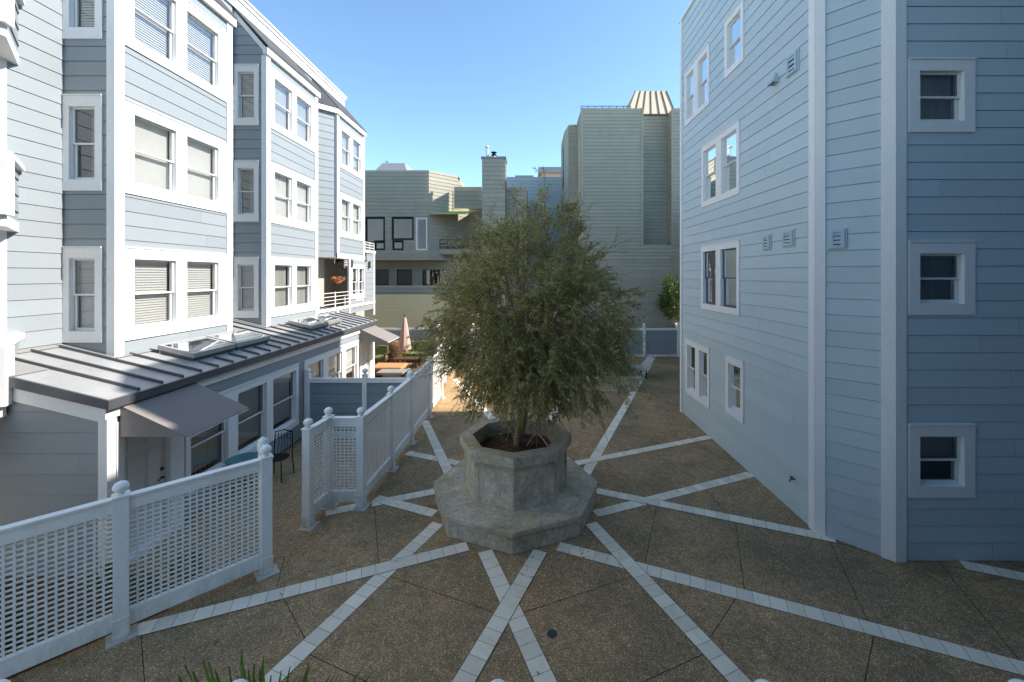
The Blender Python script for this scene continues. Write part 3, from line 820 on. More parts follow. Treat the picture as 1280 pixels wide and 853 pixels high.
m = MB(); oring(m, 1.09, .84, 1.131, 1.30); m.f = m.f; _A, _B = octo(1.09), octo(.84)
for i in range(8):
    j = (i + 1) % 8; m.poly([(*_A[j], 1.131), (*_A[i], 1.131), (*_B[i], 1.131), (*_B[j], 1.131)])
m.f = m.f; m.build('planter_rim', 'concrete_moss', PL, bevel=0)
m = MB(); n = 26
def sz(x, y): return 1.02 + .06 * mnoise.noise(Vector((x * 3, y * 3, 1))) + .1 * math.exp(-((x - CX) ** 2 + (y - CY) ** 2) * 9)
vs = {}
for i in range(n):
    for j in range(n):
        if math.hypot(-.85 + 1.7 * (i + .5) / n, -.85 + 1.7 * (j + .5) / n) > .86: continue
        x0, x1 = CX - .85 + 1.7 * i / n, CX - .85 + 1.7 * (i + 1) / n; y0, y1 = CY - .85 + 1.7 * j / n, CY - .85 + 1.7 * (j + 1) / n
        m.poly([(x0, y0, sz(x0, y0)), (x1, y0, sz(x1, y0)), (x1, y1, sz(x1, y1)), (x0, y1, sz(x0, y1))])
m.build('soil', 'soil', PL)
m = MB()
for i in range(900):
    a = random.random() * 6.28; r = .78 * math.sqrt(random.random()); x, y = CX + r * math.cos(a), CY + r * math.sin(a); z = sz(x, y) + .01
    w = Vector((random.uniform(-1, 1), random.uniform(-1, 1), random.uniform(-.3, .3))).normalized() * random.uniform(.015, .035); t = w.cross(Vector((0, 0, 1))).normalized() * .01
    c = Vector((x, y, z)); m.poly([c - w - t, c + w - t, c + w + t, c - w + t])
tag(m.build('bark_mulch', 'bark_chip', PL), kind='stuff')
m = MB(); pts = []
for i in range(26):
    t = i / 25; pts.append((CX + .22 + .5 * t, CY - .1 + .25 * math.sin(t * 5) - .15 * t, 1.12 + .16 * math.sin(t * 3.1)))
m.tube(pts, .011, 6); h = m.build('irrigation_hose', 'hose_white', None, smooth=True); tag(h, 'pale thin irrigation hose looping over the soil inside the octagonal planter', 'hose')

# ------------------------------------------------------------------ foliage helpers
def leaf(mb, p, d, up, L, W):
    s = d.cross(up)
    if s.length < 1e-3: s = Vector((1, 0, 0))
    s.normalize(); s *= W / 2
    mid = p + d * L * .45
    b = len(mb.v); mb.v += [tuple(p), tuple(mid + s), tuple(p + d * L), tuple(mid - s)]; mb.f.append((b, b + 1, b + 2, b + 3))
def rv():
    while True:
        v = Vector((random.uniform(-1, 1), random.uniform(-1, 1), random.uniform(-1, 1)))
        if .05 < v.length < 1: return v.normalized()
def bez(a, b, c, n): return [(a * (1 - t) ** 2 + b * 2 * t * (1 - t) + c * t * t) for t in [i / n for i in range(n + 1)]]

# ------------------------------------------------------------------ the olive tree
TR = thing('olive_tree', (CX, CY, 1.05), 'bushy grey green olive tree with a wispy crown growing in the octagonal planter', 'tree')
rng = random.Random(11); random.seed(11)
tk = MB(); br = MB(); lv = MB()
base = Vector((CX + .02, CY - .05, 1.0)); fork = Vector((CX + .16, CY, 2.15))
tk.tube(bez(base, Vector((CX + .04, CY, 1.6)), fork, 8), [.082, .068, .06, .056, .053, .05, .05, .05, .05], 10)
tk.tube(bez(base + Vector((.03, .05, 0)), Vector((CX + .25, CY + .1, 1.7)), fork + Vector((.12, .1, .3)), 7), [.05, .045, .04, .038, .035, .033, .03, .03], 8)
tk.build('trunk', 'trunk_bark', TR, smooth=True)
CC = Vector((CX + .26, CY, 3.66))
def crown_r(d):
    "radius of the crown in direction d from its centre"
    rx, ry, ru, rd = 2.08, 1.62, 2.25, 2.10
    rz = ru if d.z > 0 else rd
    k = 1 / math.sqrt((d.x / rx) ** 2 + (d.y / ry) ** 2 + (d.z / rz) ** 2)
    if d.z > 0: k *= 1 - .42 * abs(d.x) * d.z
    else: k *= 1 - .12 * abs(d.x) * -d.z
    k *= 1 + .30 * mnoise.noise(d * 2.1 + Vector((3, 1, 7))) + .20 * mnoise.noise(d * 5.3 + Vector((1, 8, 2)))
    return k
NL = 0
tips = []
for i in range(15):
    a = 2 * math.pi * i / 15 * 1.0 + random.uniform(-.2, .2); el = random.uniform(-.25, 1.3)
    d = Vector((math.cos(a) * math.cos(el), math.sin(a) * math.cos(el), math.sin(el)))
    end = CC + d * crown_r(d) * random.uniform(.55, .75)
    st = fork.lerp(fork + Vector((.1, .05, .6)), random.random() * .8) - Vector((0, 0, .35 * (i % 3 == 0)))
    pts = bez(st, st.lerp(end, .45) + Vector((0, 0, .35)), end, 8)
    br.tube(pts, [.032 * (1 - .75 * k / 8) for k in range(9)], 6, cap=False); tips.append(pts)
allpts = [p for t in tips for p in t[2:]]
for i in range(2800):
    d = rv()
    if random.random() < .22: d.z = -abs(d.z)
    rr_ = crown_r(d); u = random.random() ** .42
    c = CC + d * rr_ * (.30 + .60 * u)
    cl = mnoise.noise(c * 1.7 + Vector((5, 2, 9)))
    if cl < (-.08 if d.z > -.2 else -.16) and u > .3 and random.random() < .88: continue
    # twig grows outward, tip droops when low
    s = c
    out = (d + rv() * .55 + Vector((0, 0, .35 if d.z > 0 else -.45))).normalized()
    L = random.uniform(.26, .52) * (1.8 if random.random() < .17 else 1)
    e = s + out * L + Vector((0, 0, -.12 * L if d.z > .2 else -.22 * L))
    if i % 3 == 0:
        q = min(allpts, key=lambda p: (p - s).length_squared)
        if (q - s).length < 1.3: br.tube(bez(q, q.lerp(s, .5) + Vector((0, 0, .06)), s, 3), [.011, .008, .006, .005], 4, cap=False)
    pts = bez(s, s + out * L * .55, e, 5)
    br.tube(pts, [.005, .0045, .004, .0035, .003, .002], 3, cap=False)
    for side in range(3):
        if side:
            bp_ = pts[random.randint(1, 3)]; o2 = (out + rv() * .9).normalized(); l2 = L * random.uniform(.4, .7)
            tp = bez(bp_, bp_ + o2 * l2 * .5, bp_ + o2 * l2 + Vector((0, 0, -.08 * l2)), 4)
            br.tube(tp, .0025, 3, cap=False)
        else: tp = pts
        nn = int(24 + 14 * random.random())
        for k in range(nn):
            t = (k + random.random()) / nn * (len(tp) - 1); j = min(int(t), len(tp) - 2)
            p = tp[j].lerp(tp[j + 1], t - j)
            if p.z < 1.62: continue
            ax = (tp[j + 1] - tp[j]).normalized()
            dd = (ax * .75 + rv() * .85 + Vector((0, 0, -.12))).normalized()
            leaf(lv, p, dd, rv(), random.uniform(.045, .085), random.uniform(.011, .017)); NL += 1
# hanging twigs at the bottom
br.build('branch', 'trunk_bark', TR, smooth=True)
lv.build('crown', 'olive_leaf', TR)
print('olive leaves', NL)

def bush(name, c, rad, n, mat, label, cat, L=.08, W=.03, trunk=None, group=None, seed=1, parent=None, clump=.0):
    random.seed(seed); c = Vector(c); rad = Vector(rad)
    t = thing(name, (c.x, c.y, 0), label, cat, group) if parent is None else parent
    lf = MB(); sk = MB()
    for i in range(max(6, n // 60)):
        d = rv(); s = c + Vector((d.x * rad.x, d.y * rad.y, d.z * rad.z)) * (random.random() ** .4 * .9)
        if mnoise.noise(s * 1.7) < -.25: continue
        sk.tube([Vector((c.x, c.y, max(.02, c.z - rad.z))), c.lerp(s, .5), s], [.02, .012, .005], 4, cap=False)
        for k in range(60):
            p = s + rv() * random.random() * max(rad) * .28
            leaf(lf, p, (rv() + d * .6).normalized(), rv(), L * random.uniform(.7, 1.3), W * random.uniform(.7, 1.3))
    if trunk:
        sk.tube([(c.x, c.y, trunk), (c.x + .05, c.y, c.z - rad.z * .5), tuple(c)], [.09, .06, .03], 8)
    sk.build('stem', 'trunk_bark', t); lf.build('foliage', mat, t)
    return t

random.seed(77); m = MB()
for i in range(420):
    a = random.random() * 6.28; r = random.uniform(1.7, 6.0) if i % 3 else random.uniform(1.6, 2.6); x, y = CX + r * math.cos(a), CY + r * math.sin(a)
    if not inside(x, y) or y < 4: continue
    w_ = Vector((math.cos(a * 9), math.sin(a * 9), .1)) * random.uniform(.02, .04); t_ = Vector((-w_.y, w_.x, .004)) * .32
    c = Vector((x, y, .016)); m.poly([c - w_, c + t_, c + w_, c - t_])
tag(m.build('leaf_litter', 'olive_leaf'), 'small fallen olive leaves scattered over the courtyard paving', 'leaves', kind='stuff')

# ------------------------------------------------------------------ rear planter with shrubs
RP2 = thing('raised_planter', (1.5, 17.5, 0), 'low concrete planter filled with dark shrubs, behind the olive tree', 'planter')
x0, x1, y0, y1 = -1.1, 4.15, 15.7, 20.0; ch = 1.1
foot = [(x0 + ch, y0), (x1 - .02, y0), (x1, y0 + .02), (x1, y1 - ch), (x1 - ch, y1), (x0 + ch, y1), (x0, y1 - ch), (x0, y0 + ch)]
m = MB(); m.prism(foot, 0, .42); m.build('planter_wall', 'concrete', RP2, bevel=.01)
m = MB()
cx, cy = 1.5, 17.85
f2 = [(cx + (x - cx) * 1.02, cy + (y - cy) * 1.02) for x, y in foot]; f3 = [(cx + (x - cx) * .90, cy + (y - cy) * .90) for x, y in foot]
for i in range(8):
    j = (i + 1) % 8
    m.box8([(*f2[i], .421), (*f2[j], .421), (*f3[j], .421), (*f3[i], .421), (*f2[i], .52), (*f2[j], .52), (*f3[j], .52), (*f3[i], .52)])
m.build('planter_rim', 'concrete_moss', RP2)
random.seed(5); lf = MB(); st = MB()
for i in range(26000):
    x = random.uniform(-1.0, 4.08); y = random.uniform(15.9, 19.9)
    h = .62 + 1.25 * math.exp(-((x - 1.6) / 1.7) ** 2 - ((y - 18.2) / 1.6) ** 2) + .3 * mnoise.noise(Vector((x, y, 0)) * 1.3)
    z = h * random.uniform(.55, 1.05) + .1
    leaf(lf, Vector((x, y, max(z, .45))), (rv() + Vector((0, 0, .5))).normalized(), rv(), .09, .03)
o = lf.build('shrub_cover', 'dark_leaf'); tag(o, 'dark green low shrubs massed in the rear concrete planter', 'shrubs', kind='stuff')

# ------------------------------------------------------------------ fences
def post(par, x, y, rz=0., ztop=1.66, w=.075, base=True, ball=True, rad=.083):
    p = MB(); p.rbox(x, y, rz, w, w, .02, ztop); p.rbox(x, y, rz, w + .012, w + .012, ztop + .0005, ztop + .03)
    p.rbox(x, y, rz, w + .006, w + .006, .03, .26)
    po_ = p.build('post', 'white_fence', par, bevel=.006)
    if ball:
        b = MB(); b.lathe(x, y, [(.03, ztop + .03), (.035, ztop + .05)] + [(rad * math.sin(R(a)) , ztop + .05 + rad * .88 * (1 - math.cos(R(a)))) for a in range(25, 176, 15)], 16)
        b.build('finial', 'white_fence', po_, smooth=True)
    if base:
        b = MB(); b.rbox(x + .03, y - .02, rz, .14, .12, 0, .022); b.build('footing', 'pad_concrete', po_)
def lattice(par, a, b, z0=.30, z1=1.54, pu=.073, pz=.058):
    ax, ay = a; bx, by = b; L = math.hypot(bx - ax, by - ay); ux, uy = (bx - ax) / L, (by - ay) / L
    pl = Plane(ax, ay, ux, uy, uy, -ux); g0, g1 = .075, L - .075
    p = MB(); n = max(2, round((g1 - g0) / pu)); s = (g1 - g0) / n
    for i in range(1, n): p.pbox(pl, g0 + i * s - .011, g0 + i * s + .011, z0, z1, .0015, .012)
    nz = round((z1 - z0) / pz); s = (z1 - z0) / nz
    for i in range(nz + 1): p.pbox(pl, g0, g1, z0 + i * s - .0105, z0 + i * s + .0105, -.012, .0005)
    p.build('lattice_panel', 'white_fence', par)
    r = MB(); r.pbox(pl, g0, g1, z1 - .01, z1 + .14, -.035, .035); r.pbox(pl, g0, g1, z1 + .139, z1 + .165, -.055, .055)
    r.build('top_rail', 'white_fence', par); r = MB()
    r.pbox(pl, g0, g1, z0 - .19, z0 + .012, -.035, .035)
    r.build('bottom_rail', 'white_fence', par, bevel=.004)
def solid(par, a, b, z0=.14, z1=1.50, ztr=.12):
    ax, ay = a; bx, by = b; L = math.hypot(bx - ax, by - ay); ux, uy = (bx - ax) / L, (by - ay) / L
    pl = Plane(ax, ay, ux, uy, uy, -ux); p = MB(); siding(p, pl, .05, L - .05, z0, z1, [], lip=.012, za=z0)
    p.pbox(pl, .05, L - .05, z0, z1, -.06, -.03)
    p.build('panel', 'siding_blue', par)
    r = MB(); r.pbox(pl, .06, L - .06, z1, z1 + ztr, -.05, .035); r.build('top_rail', 'white_fence', par); r = MB(); r.pbox(pl, .06, L - .06, z0 - .1, z0 + .02, -.05, .035); r.build('bottom_rail', 'white_fence', par)
def fence(name, pts, label, style='lattice', group='white fences with ball topped posts', skipfirst=False, **kw):
    t = thing(name, (pts[0][0], pts[0][1], 0), label, 'fence', group)
    for i, p in enumerate(pts):
        q = pts[min(i + 1, len(pts) - 1)] if i < len(pts) - 1 else pts[i - 1]
        rz = math.atan2(q[1] - p[1], q[0] - p[0])
        if not (skipfirst and i == 0): post(t, p[0], p[1], rz, ztop=kw.get('ztop', 1.70), w=kw.get('w', .072), base=kw.get('base', True), rad=kw.get('rad', .079))
        if i < len(pts) - 1:
            if style == 'lattice': lattice(t, p, q, **{k: v for k, v in kw.items() if k in ('pu', 'pz')})
            else: solid(t, p, q, z1=kw.get('z1', 1.50))
    return t
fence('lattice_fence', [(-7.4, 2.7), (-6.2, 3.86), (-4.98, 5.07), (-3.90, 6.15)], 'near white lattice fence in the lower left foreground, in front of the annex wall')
fence('lattice_fence', [(-4.95, 2.6), (-3.36, 2.6), (-1.84, 2.6), (-.2, 2.6), (1.48, 2.6), (3.1, 2.6), (4.7, 2.6)], 'white lattice fence directly below the viewpoint, only its post balls show at the bottom edge', ztop=1.655)
gp_ = MB(); gp_.rbox(-4.08, 6.36, R(45), .05, .05, 0, 1.72); gp_.lathe(-4.08, 6.36, [(.07, 1.72), (.075, 1.80), (.06, 1.88), (.02, 1.92)], 12)
o = gp_.build('gate_post', 'white_fence'); tag(o, 'white round topped gate post just behind the end post of the near lattice fence', 'post')
fence('lattice_fence', [(-3.88, 7.29), (-3.82, 7.90), (-3.20, 7.90), (-3.14, 9.42), (-3.12, 10.9), (-3.13, 12.87), (-3.16, 14.8)], 'long white lattice fence running back along the left side of the planter courtyard')
fence('lattice_fence', [(-3.30, 15.1), (-3.45, 16.8), (-3.65, 18.6), (-3.75, 20.4), (-3.86, 22.0)], 'sunlit far stretch of white lattice fence leading to the back fence', base=False)
fence('panel_fence', [(-5.98, 11.22), (-4.44, 11.22), (-3.25, 11.22)], 'blue siding privacy fence with white posts between the annex and the long lattice fence', 'solid', base=False, w=.06)
xs = [7.94 - 1.83 * i for i in range(10)]
fence('panel_fence', [(x, 22.2) for x in reversed(xs)], 'blue sided back fence with white posts in front of the olive green houses', 'solid', base=False, w=.07, z1=1.45, ztop=1.62, rad=.09)
fence('panel_fence', [(7.94, 22.25), (8.5, 24.2)], 'short end of fence turning back beside the leafy tree', 'solid', base=False, w=.07)

# ------------------------------------------------------------------ houses behind
def house(label, base): return thing('house', base, label, 'house')
# left olive house
OH = house('olive sided house with tall picture windows and a covered gallery, left of the chimney', (-8, 26, 0))
Y0 = 26.0
def hx(x, Y=Y0): return (x - 662) / FP * Y
def hz(y, Y=Y0): return CH - (y - 344) * Y / FP
m = MB(); SP = south(Y0); holes = []
xr = hx(536)
sec = [(hx(458), hx(480), hz(303), hz(273)), (hx(491), hx(516), hz(299), hz(273))]
for u0, u1, z0, z1 in sec:
    holes.append(window(OH, SP, [(u0, u1)], z0, z1, side=.06, top=.06, bot=.06, frame='dark_frame', sashmat='dark_frame', hung=False, kind='shade', raised=.03, glass='glass_sky', proud=.03, sash=.05))  # white sheet behind each pane stands in for reflected sky
for u0, u1 in ((hx(469.5), hx(480)), (hx(492), hx(503))):
    holes.append(window(OH, SP, [(u0, u1)], hz(311.5), hz(302.5), side=.07, top=.07, bot=.07, frame='dark_frame', sashmat='dark_frame', hung=False, kind='dark', glass='glass_sky', proud=.03))
holes.append(window(OH, SP, [(hx(521), hx(533))], hz(312), hz(274), side=.05, top=.05, bot=.05, hung=False, kind='shade', raised=.0, glass='glass_sky'))  # white sheet here too, in place of a bright reflection
siding(m, SP, -14, xr, hz(325), hz(213), holes, ex=.23, lip=.02)
siding(m, SP, -14, xr - .3, hz(325) - .02, hz(320), [], ex=.5, lip=.03)
# lit canted face and steps
c1 = Plane(xr, Y0, 1, 1, 1, -1); siding(m, c1, 0, 2.2, hz(325), hz(213), [], ex=.23, lip=.02)
xs2 = xr + 2.2 * .7071; ys2 = Y0 + 2.2 * .7071
siding(m, Plane(xs2, ys2, 1, 1, 1, -1), 0, 1.6, 0, hz(213) - .1, [], ex=.23, lip=.02, top=(hz(213) - .2, -1.2))
S3 = south(ys2 - .3); siding(m, S3, xs2 - .2, hx(603, ys2), hz(262, ys2), hz(235, ys2), [], ex=.3, lip=.02)
siding(m, south(ys2 + .6), xs2 - 1, hx(603, ys2), 0, hz(258, ys2), [], ex=.3, lip=.02)
m.box(-14, xs2, ys2 + .7, 36, 0, hz(213)); m.poly([(-14, Y0, hz(213)), (xr, Y0, hz(213)), (xs2, ys2, hz(213)), (xs2, 36, hz(213)), (-14, 36, hz(213))])
m.box(xs2, hx(603, ys2), ys2 + .65, 36, 0, hz(236, ys2))
# recessed gallery wall
G = south(Y0 + 1.3); gh = []
for a, b in ((468, 486), (496, 515), (528, 560)):
    gh.append(window(OH, G, [(hx(a, Y0 + 1.3), hx(b, Y0 + 1.3))], hz(359, Y0 + 1.3), hz(337, Y0 + 1.3), side=.08, top=.08, bot=.05, frame='siding_olive', sashmat='dark_frame', hung=False, kind='dark', proud=.03))
siding(m, G, -14, hx(700), 0, hz(322), gh, ex=.23, lip=.02)
m.box(-14, xr, Y0 + .02, Y0 + 1.35, hz(324), hz(322))
m.build('wall', 'siding_olive', OH)
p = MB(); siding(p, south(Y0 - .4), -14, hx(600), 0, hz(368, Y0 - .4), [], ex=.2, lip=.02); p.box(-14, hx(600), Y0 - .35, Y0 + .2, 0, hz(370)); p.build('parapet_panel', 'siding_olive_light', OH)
p = MB(); siding(p, south(Y0 - .1), -14, hx(600), hz(368), hz(357), [], ex=.3, lip=.03); p.box(-14, hx(600), Y0 - .08, Y0 + .1, hz(368), hz(358)); p.build('parapet', 'siding_olive', OH)
p = MB(); yA = ys2 - .6
p.box8([(hx(540, yA), yA - 1.2, hz(271, yA) - .02), (hx(581, yA), yA - 1.2, hz(271, yA) - .02), (hx(602, yA), ys2, hz(262, yA)), (xs2 - .1, ys2, hz(262, yA)),
        (hx(540, yA), yA - 1.2, hz(271, yA)), (hx(581, yA), yA - 1.2, hz(271, yA)), (hx(602, yA), ys2, hz(262, yA) + .05), (xs2 - .1, ys2, hz(262, yA) + .05)])
p.build('awning', 'yellow_fabric', OH)
p = MB(); bY = yA - .4
p.box(hx(537, bY), hx(600, bY), bY, ys2 + .4, hz(318, bY), hz(312, bY)); p.build('balcony', 'siding_olive', OH)
p = MB()
for z in (300, 305, 309): p.tube([(hx(540, bY), bY, hz(z, bY)), (hx(600, bY), bY, hz(z, bY))], .02, 6)
for x in range(540, 601, 10): p.tube([(hx(x, bY), bY, hz(312, bY)), (hx(x, bY), bY, hz(300, bY))], .02, 6)
p.build('railing', 'black_metal', OH)
p = MB(); p.box(hx(543, bY + 1), hx(558, bY + 1), ys2 + .48, ys2 + .585, hz(312, ys2), hz(275, ys2)); p.build('glass_door', 'dark_frame', OH)
p = MB(); zt = hz(213)
a, b, c_, d_ = hx(463, 30), hx(508, 30), 29, 33
p.box8([(a, c_, zt), (b + .5, c_, zt), (b + .5, d_, zt), (a, d_, zt), (a + 1., c_ + .6, hz(206, 30)), (b, c_ + .6, hz(206, 30)), (b, d_, hz(206, 30)), (a + 1, d_, hz(206, 30))])
p.build('roof_monitor', 'grey_roof', OH)
p = MB(); p.tube([(hx(484, 30), 30, hz(206, 30)), (hx(484, 30), 30, hz(203, 30))], .09, 8); p.lathe(hx(484, 30), 30, [(.16, hz(203, 30)), (.16, hz(202, 30))], 8); p.build('flue', 'steel', OH)
# chimney block
CHM = thing('chimney_stack', (hx(617, 25.5), 25.5, 0), 'tall olive sided chimney stack carrying two metal flues between the two olive houses', 'chimney')
yc = 25.6; a, b = hx(602.5, yc), hx(631.5, yc); zt = hz(198, yc)
m = MB(); siding(m, south(yc), a, b, 0, zt, [], ex=.27, lip=.02); siding(m, east(b), yc, yc + 1.4, 0, zt, [], ex=.27, lip=.02); m.box(a, b - .02, yc + .02, yc + 1.4, 0, zt); m.build('stack', 'siding_olive', CHM)
m = MB(); m.box(a - .06, b + .06, yc - .06, yc + 1.46, zt, zt + .1); m.build('cap', 'grey_roof', CHM)
m = MB(); x = hx(608, yc); m.tube([(x, yc + .5, zt + .1), (x, yc + .5, hz(182, yc))], .10, 10); m.lathe(x, yc + .5, [(.10, hz(183, yc)), (.15, hz(181.5, yc)), (.12, hz(180, yc)), (.03, hz(179.4, yc))], 10); m.build('flue', 'pipe_galv', CHM)
m = MB(); x = hx(616.5, yc); m.lathe(x, yc + .5, [(.17, zt + .1), (.13, hz(193, yc))], 10); fo = m.build('flue', 'pipe_galv', CHM)
m = MB(); m.lathe(x, yc + .5, [(.08, hz(193, yc)), (.19, hz(191.5, yc)), (.10, hz(190, yc)), (.10, hz(189.5, yc)), (.19, hz(188, yc)), (.19, hz(187.6, yc))], 10); m.build('cowl', 'black_metal', fo)
# link block + grey blue house + pink roofed house
LK = house('small dark olive sided block right of the chimney stack', (0, 27, 0))
m = MB(); yl = 26.4; siding(m, south(yl), b - .1, hx(659, yl), 0, hz(235, yl), [], ex=.27, lip=.02); siding(m, east(hx(659, yl)), yl, 34, 0, hz(235, yl), [], ex=.27, lip=.02)
m.box(b, hx(659, yl) - .03, yl + .05, 34, 0, hz(235, yl) - .03); m.build('wall', 'siding_olive', LK)
BG = house('grey blue sided house wall with a flat roof seen between chimney and tower', (1, 33, 0))
m = MB(); yb = 33.; siding(m, south(yb), hx(632, yb), hx(720, yb), 0, hz(221.5, yb), [], ex=.27, lip=.02); m.box(hx(632, yb), hx(720, yb), yb + .05, 42, 0, hz(222, yb)); m.build('wall', 'siding_greyblue', BG)
m = MB(); m.box(hx(644, 34), hx(667, 34), 34, 36, hz(221, 34), hz(219.4, 34)); m.build('roof_hatch', 'grey_roof', BG)
PK = house('distant house with a pink wall and grey flat roof beside the tower', (3, 40, 0))
m = MB(); m.box(hx(676, 42), hx(712, 42), 42, 48, 0, hz(217, 42)); m.build('wall', 'pink_wall', PK)
m = MB(); m.box(hx(673, 42), hx(713, 42), 41.5, 48.5, hz(217, 42), hz(210.5, 42)); m.build('roof', 'grey_roof', PK)

# tower house
TH = house('tall olive sided tower house with a projecting canted bay and cream ribbed roof lantern', (5, 24, 0))
YT = 24.; Ta, Tb, Tc, Td = hx(727, YT), hx(803, YT), hx(841, YT), hx(900, YT); ZT = hz(135.5, YT); zr = hz(306.5, YT)
m = MB(); S = south(YT); ex = .205
siding(m, S, Ta, Tb, zr, ZT, [], ex=ex, lip=.022, za=zr)
siding(m, S, Tc, Td, zr, ZT, [], ex=ex, lip=.022, za=zr)
siding(m, S, Ta, Td, 0, zr, [], ex=ex, lip=.022, za=zr)
siding(m, south(YT + .9), Tb - .1, Tc + .1, zr, ZT - .1, [], ex=ex, lip=.022, za=zr)
m.poly([(Tb, YT, zr), (Tb, YT + .9, zr), (Tb, YT + .9, ZT), (Tb, YT, ZT)]); siding(m, west(Tc), YT, YT + .9, zr, ZT, [], ex=ex, lip=.02, za=zr)
m.poly([(Tb, YT, zr), (Tc, YT, zr), (Tc, YT + .9, zr), (Tb, YT + .9, zr)])
m.poly([(Ta, YT, ZT), (Tb, YT, ZT), (Tb, YT + .9, ZT - .05), (Tc, YT + .9, ZT - .05), (Tc, YT, ZT), (Td, YT, ZT), (Td, 26.2, ZT), (Ta, 26.2, ZT)])
siding(m, west(Ta), YT, 26.2, 0, ZT, [], ex=ex, lip=.02, za=zr)
m.poly([(Ta, 26.2, 0), (Td, 26.2, 0), (Td, 26.2, ZT), (Ta, 26.2, ZT)])
m.build('wall', 'siding_olive', TH)
t = MB()
t.box(Tb - .06, Tb + .05, YT - .04, YT + .03, zr - .05, ZT + .02); t.box(Tc - .08, Tc + .03, YT - .04, YT + .03, zr - .02, ZT)
t.box(Ta - .03, Ta + .10, YT - .04, YT + .03, 0, ZT); t.build('corner_trim', 'siding_olive', TH)
# canted projecting bay on the left side
q = MB(); Yb = 26.2
zb1 = hz(254, Yb); zt1 = hz(156, Yb)
pts = [(Ta + .02, Yb), (hx(711, Yb), Yb), (hx(706, Yb + 1), Yb + 1.3), (hx(706, Yb + 1), Yb + 4), (Ta + .02, Yb + 4)]
for (p1, p2) in list(zip(pts, pts[1:]))[:3]:
    L = math.hypot(p2[0] - p1[0], p2[1] - p1[1])
    siding(q, Plane(p1[0], p1[1], (p2[0] - p1[0]), (p2[1] - p1[1]), (p2[1] - p1[1]), -(p2[0] - p1[0])) if False else Plane(p1[0], p1[1], (p2[0] - p1[0]), (p2[1] - p1[1]), -(p2[1] - p1[1]), (p2[0] - p1[0])), 0, L, zb1, zt1, [], ex=ex, lip=.02)
q.prism([(x + (.03 if x < Ta else 0), y + .03) for x, y in pts[::-1]], zb1 + .02, zt1)
q.box(Ta, Ta + 3, Yb + .05, 34, 0, zt1 - .1)
q.build('side_bay', 'siding_olive', TH)
w = MB(); xb = hx(706, Yb + 1); w.box(xb - .04, xb + .02, Yb + 1.7, Yb + 2.5, hz(235, Yb + 2), hz(185, Yb + 2)); w.build('window', 'dark_frame', TH)
dp_ = MB(); dp_.tube([(Ta - .04, YT + .5, .5), (Ta - .04, YT + .5, hz(170, YT))], .03, 8); dp_.build('downpipe', 'cream_roof', TH)
# roof rail and lantern
r_ = MB()
for z in (ZT + .12, ZT + .24): r_.tube([(Ta, YT + .3, z), (Tb - .6, YT + .3, z)], .02, 6)
for i in range(8): r_.tube([(Ta + (Tb - .6 - Ta) * i / 7, YT + .3, ZT), (Ta + (Tb - .6 - Ta) * i / 7, YT + .3, ZT + .25)], .018, 6)
r_.build('railing', 'black_metal', TH)
l = MB(); yl = YT + 1.6; a, b, c_, d_ = hx(779, yl), hx(838, yl), hx(793, yl + 1), hx(829, yl + 1)
z0, z1 = ZT - .05, hz(121, yl + 1.2)
l.box8([(a, yl - .9, z0), (b, yl - .9, z0), (b, yl + 3, z0), (a, yl + 3, z0), (c_ - .1, yl + .4, z1), (d_, yl + .4, z1), (d_, yl + 2.6, z1), (c_ - .1, yl + 2.6, z1)])
lo = l.build('roof_lantern', 'cream_roof', TH)
l = MB()
for i in range(7):
    t = i / 6; l.bar((a + (b - a) * t, yl - .92, z0), (c_ - .1 + (d_ - c_ + .1) * t, yl + .38, z1), .05, .06)
l.build('rib', 'wood_dark', lo)

# ------------------------------------------------------------------ greenery
bush('leafy_tree', (8.2, 23.4, 3.1), (1.0, .9, 1.35), 5200, 'green_leaf', 'bright green leafy tree behind the back fence at the corner of the right building', 'tree', .13, .055, trunk=0.0, seed=3)
G_ = 'shrubs behind the near lattice fence'
bush('shrub', (-6.15, 4.75, .30), (.45, .40, .32), 1500, 'green_leaf', 'leafy green shrub behind the near lattice panel at the left edge', 'shrub', .09, .045, group=G_, seed=8)
bush('shrub', (-5.45, 5.5, .28), (.42, .26, .28), 1400, 'green_leaf', 'low green shrub against the annex wall behind the ball topped middle post', 'shrub', .08, .045, group=G_, seed=9)
bush('shrub', (-6.9, 5.2, .33), (.40, .35, .33), 1200, 'dark_leaf', 'dark green shrub behind the near lattice at the foot of the annex end wall', 'shrub', .08, .04, group=G_, seed=18)
bush('shrub', (-4.95, 6.0, .22), (.22, .16, .22), 500, 'green_leaf', 'smallest green shrub of the bed, in front of the white door', 'shrub', .07, .035, group=G_, seed=19)
bush('shrub', (-5.7, 11.0, .30), (.35, .18, .32), 900, 'dark_leaf', 'dark small shrub at the foot of the annex wall by the siding fence', 'shrub', .08, .04, seed=10)
# bushy vine near the back fence
bush('shrub', (-4.3, 21.4, .95), (.9, .4, .75), 2600, 'olive_leaf', 'grey green bush beside the green sofa at the back fence', 'shrub', .07, .02, seed=12)
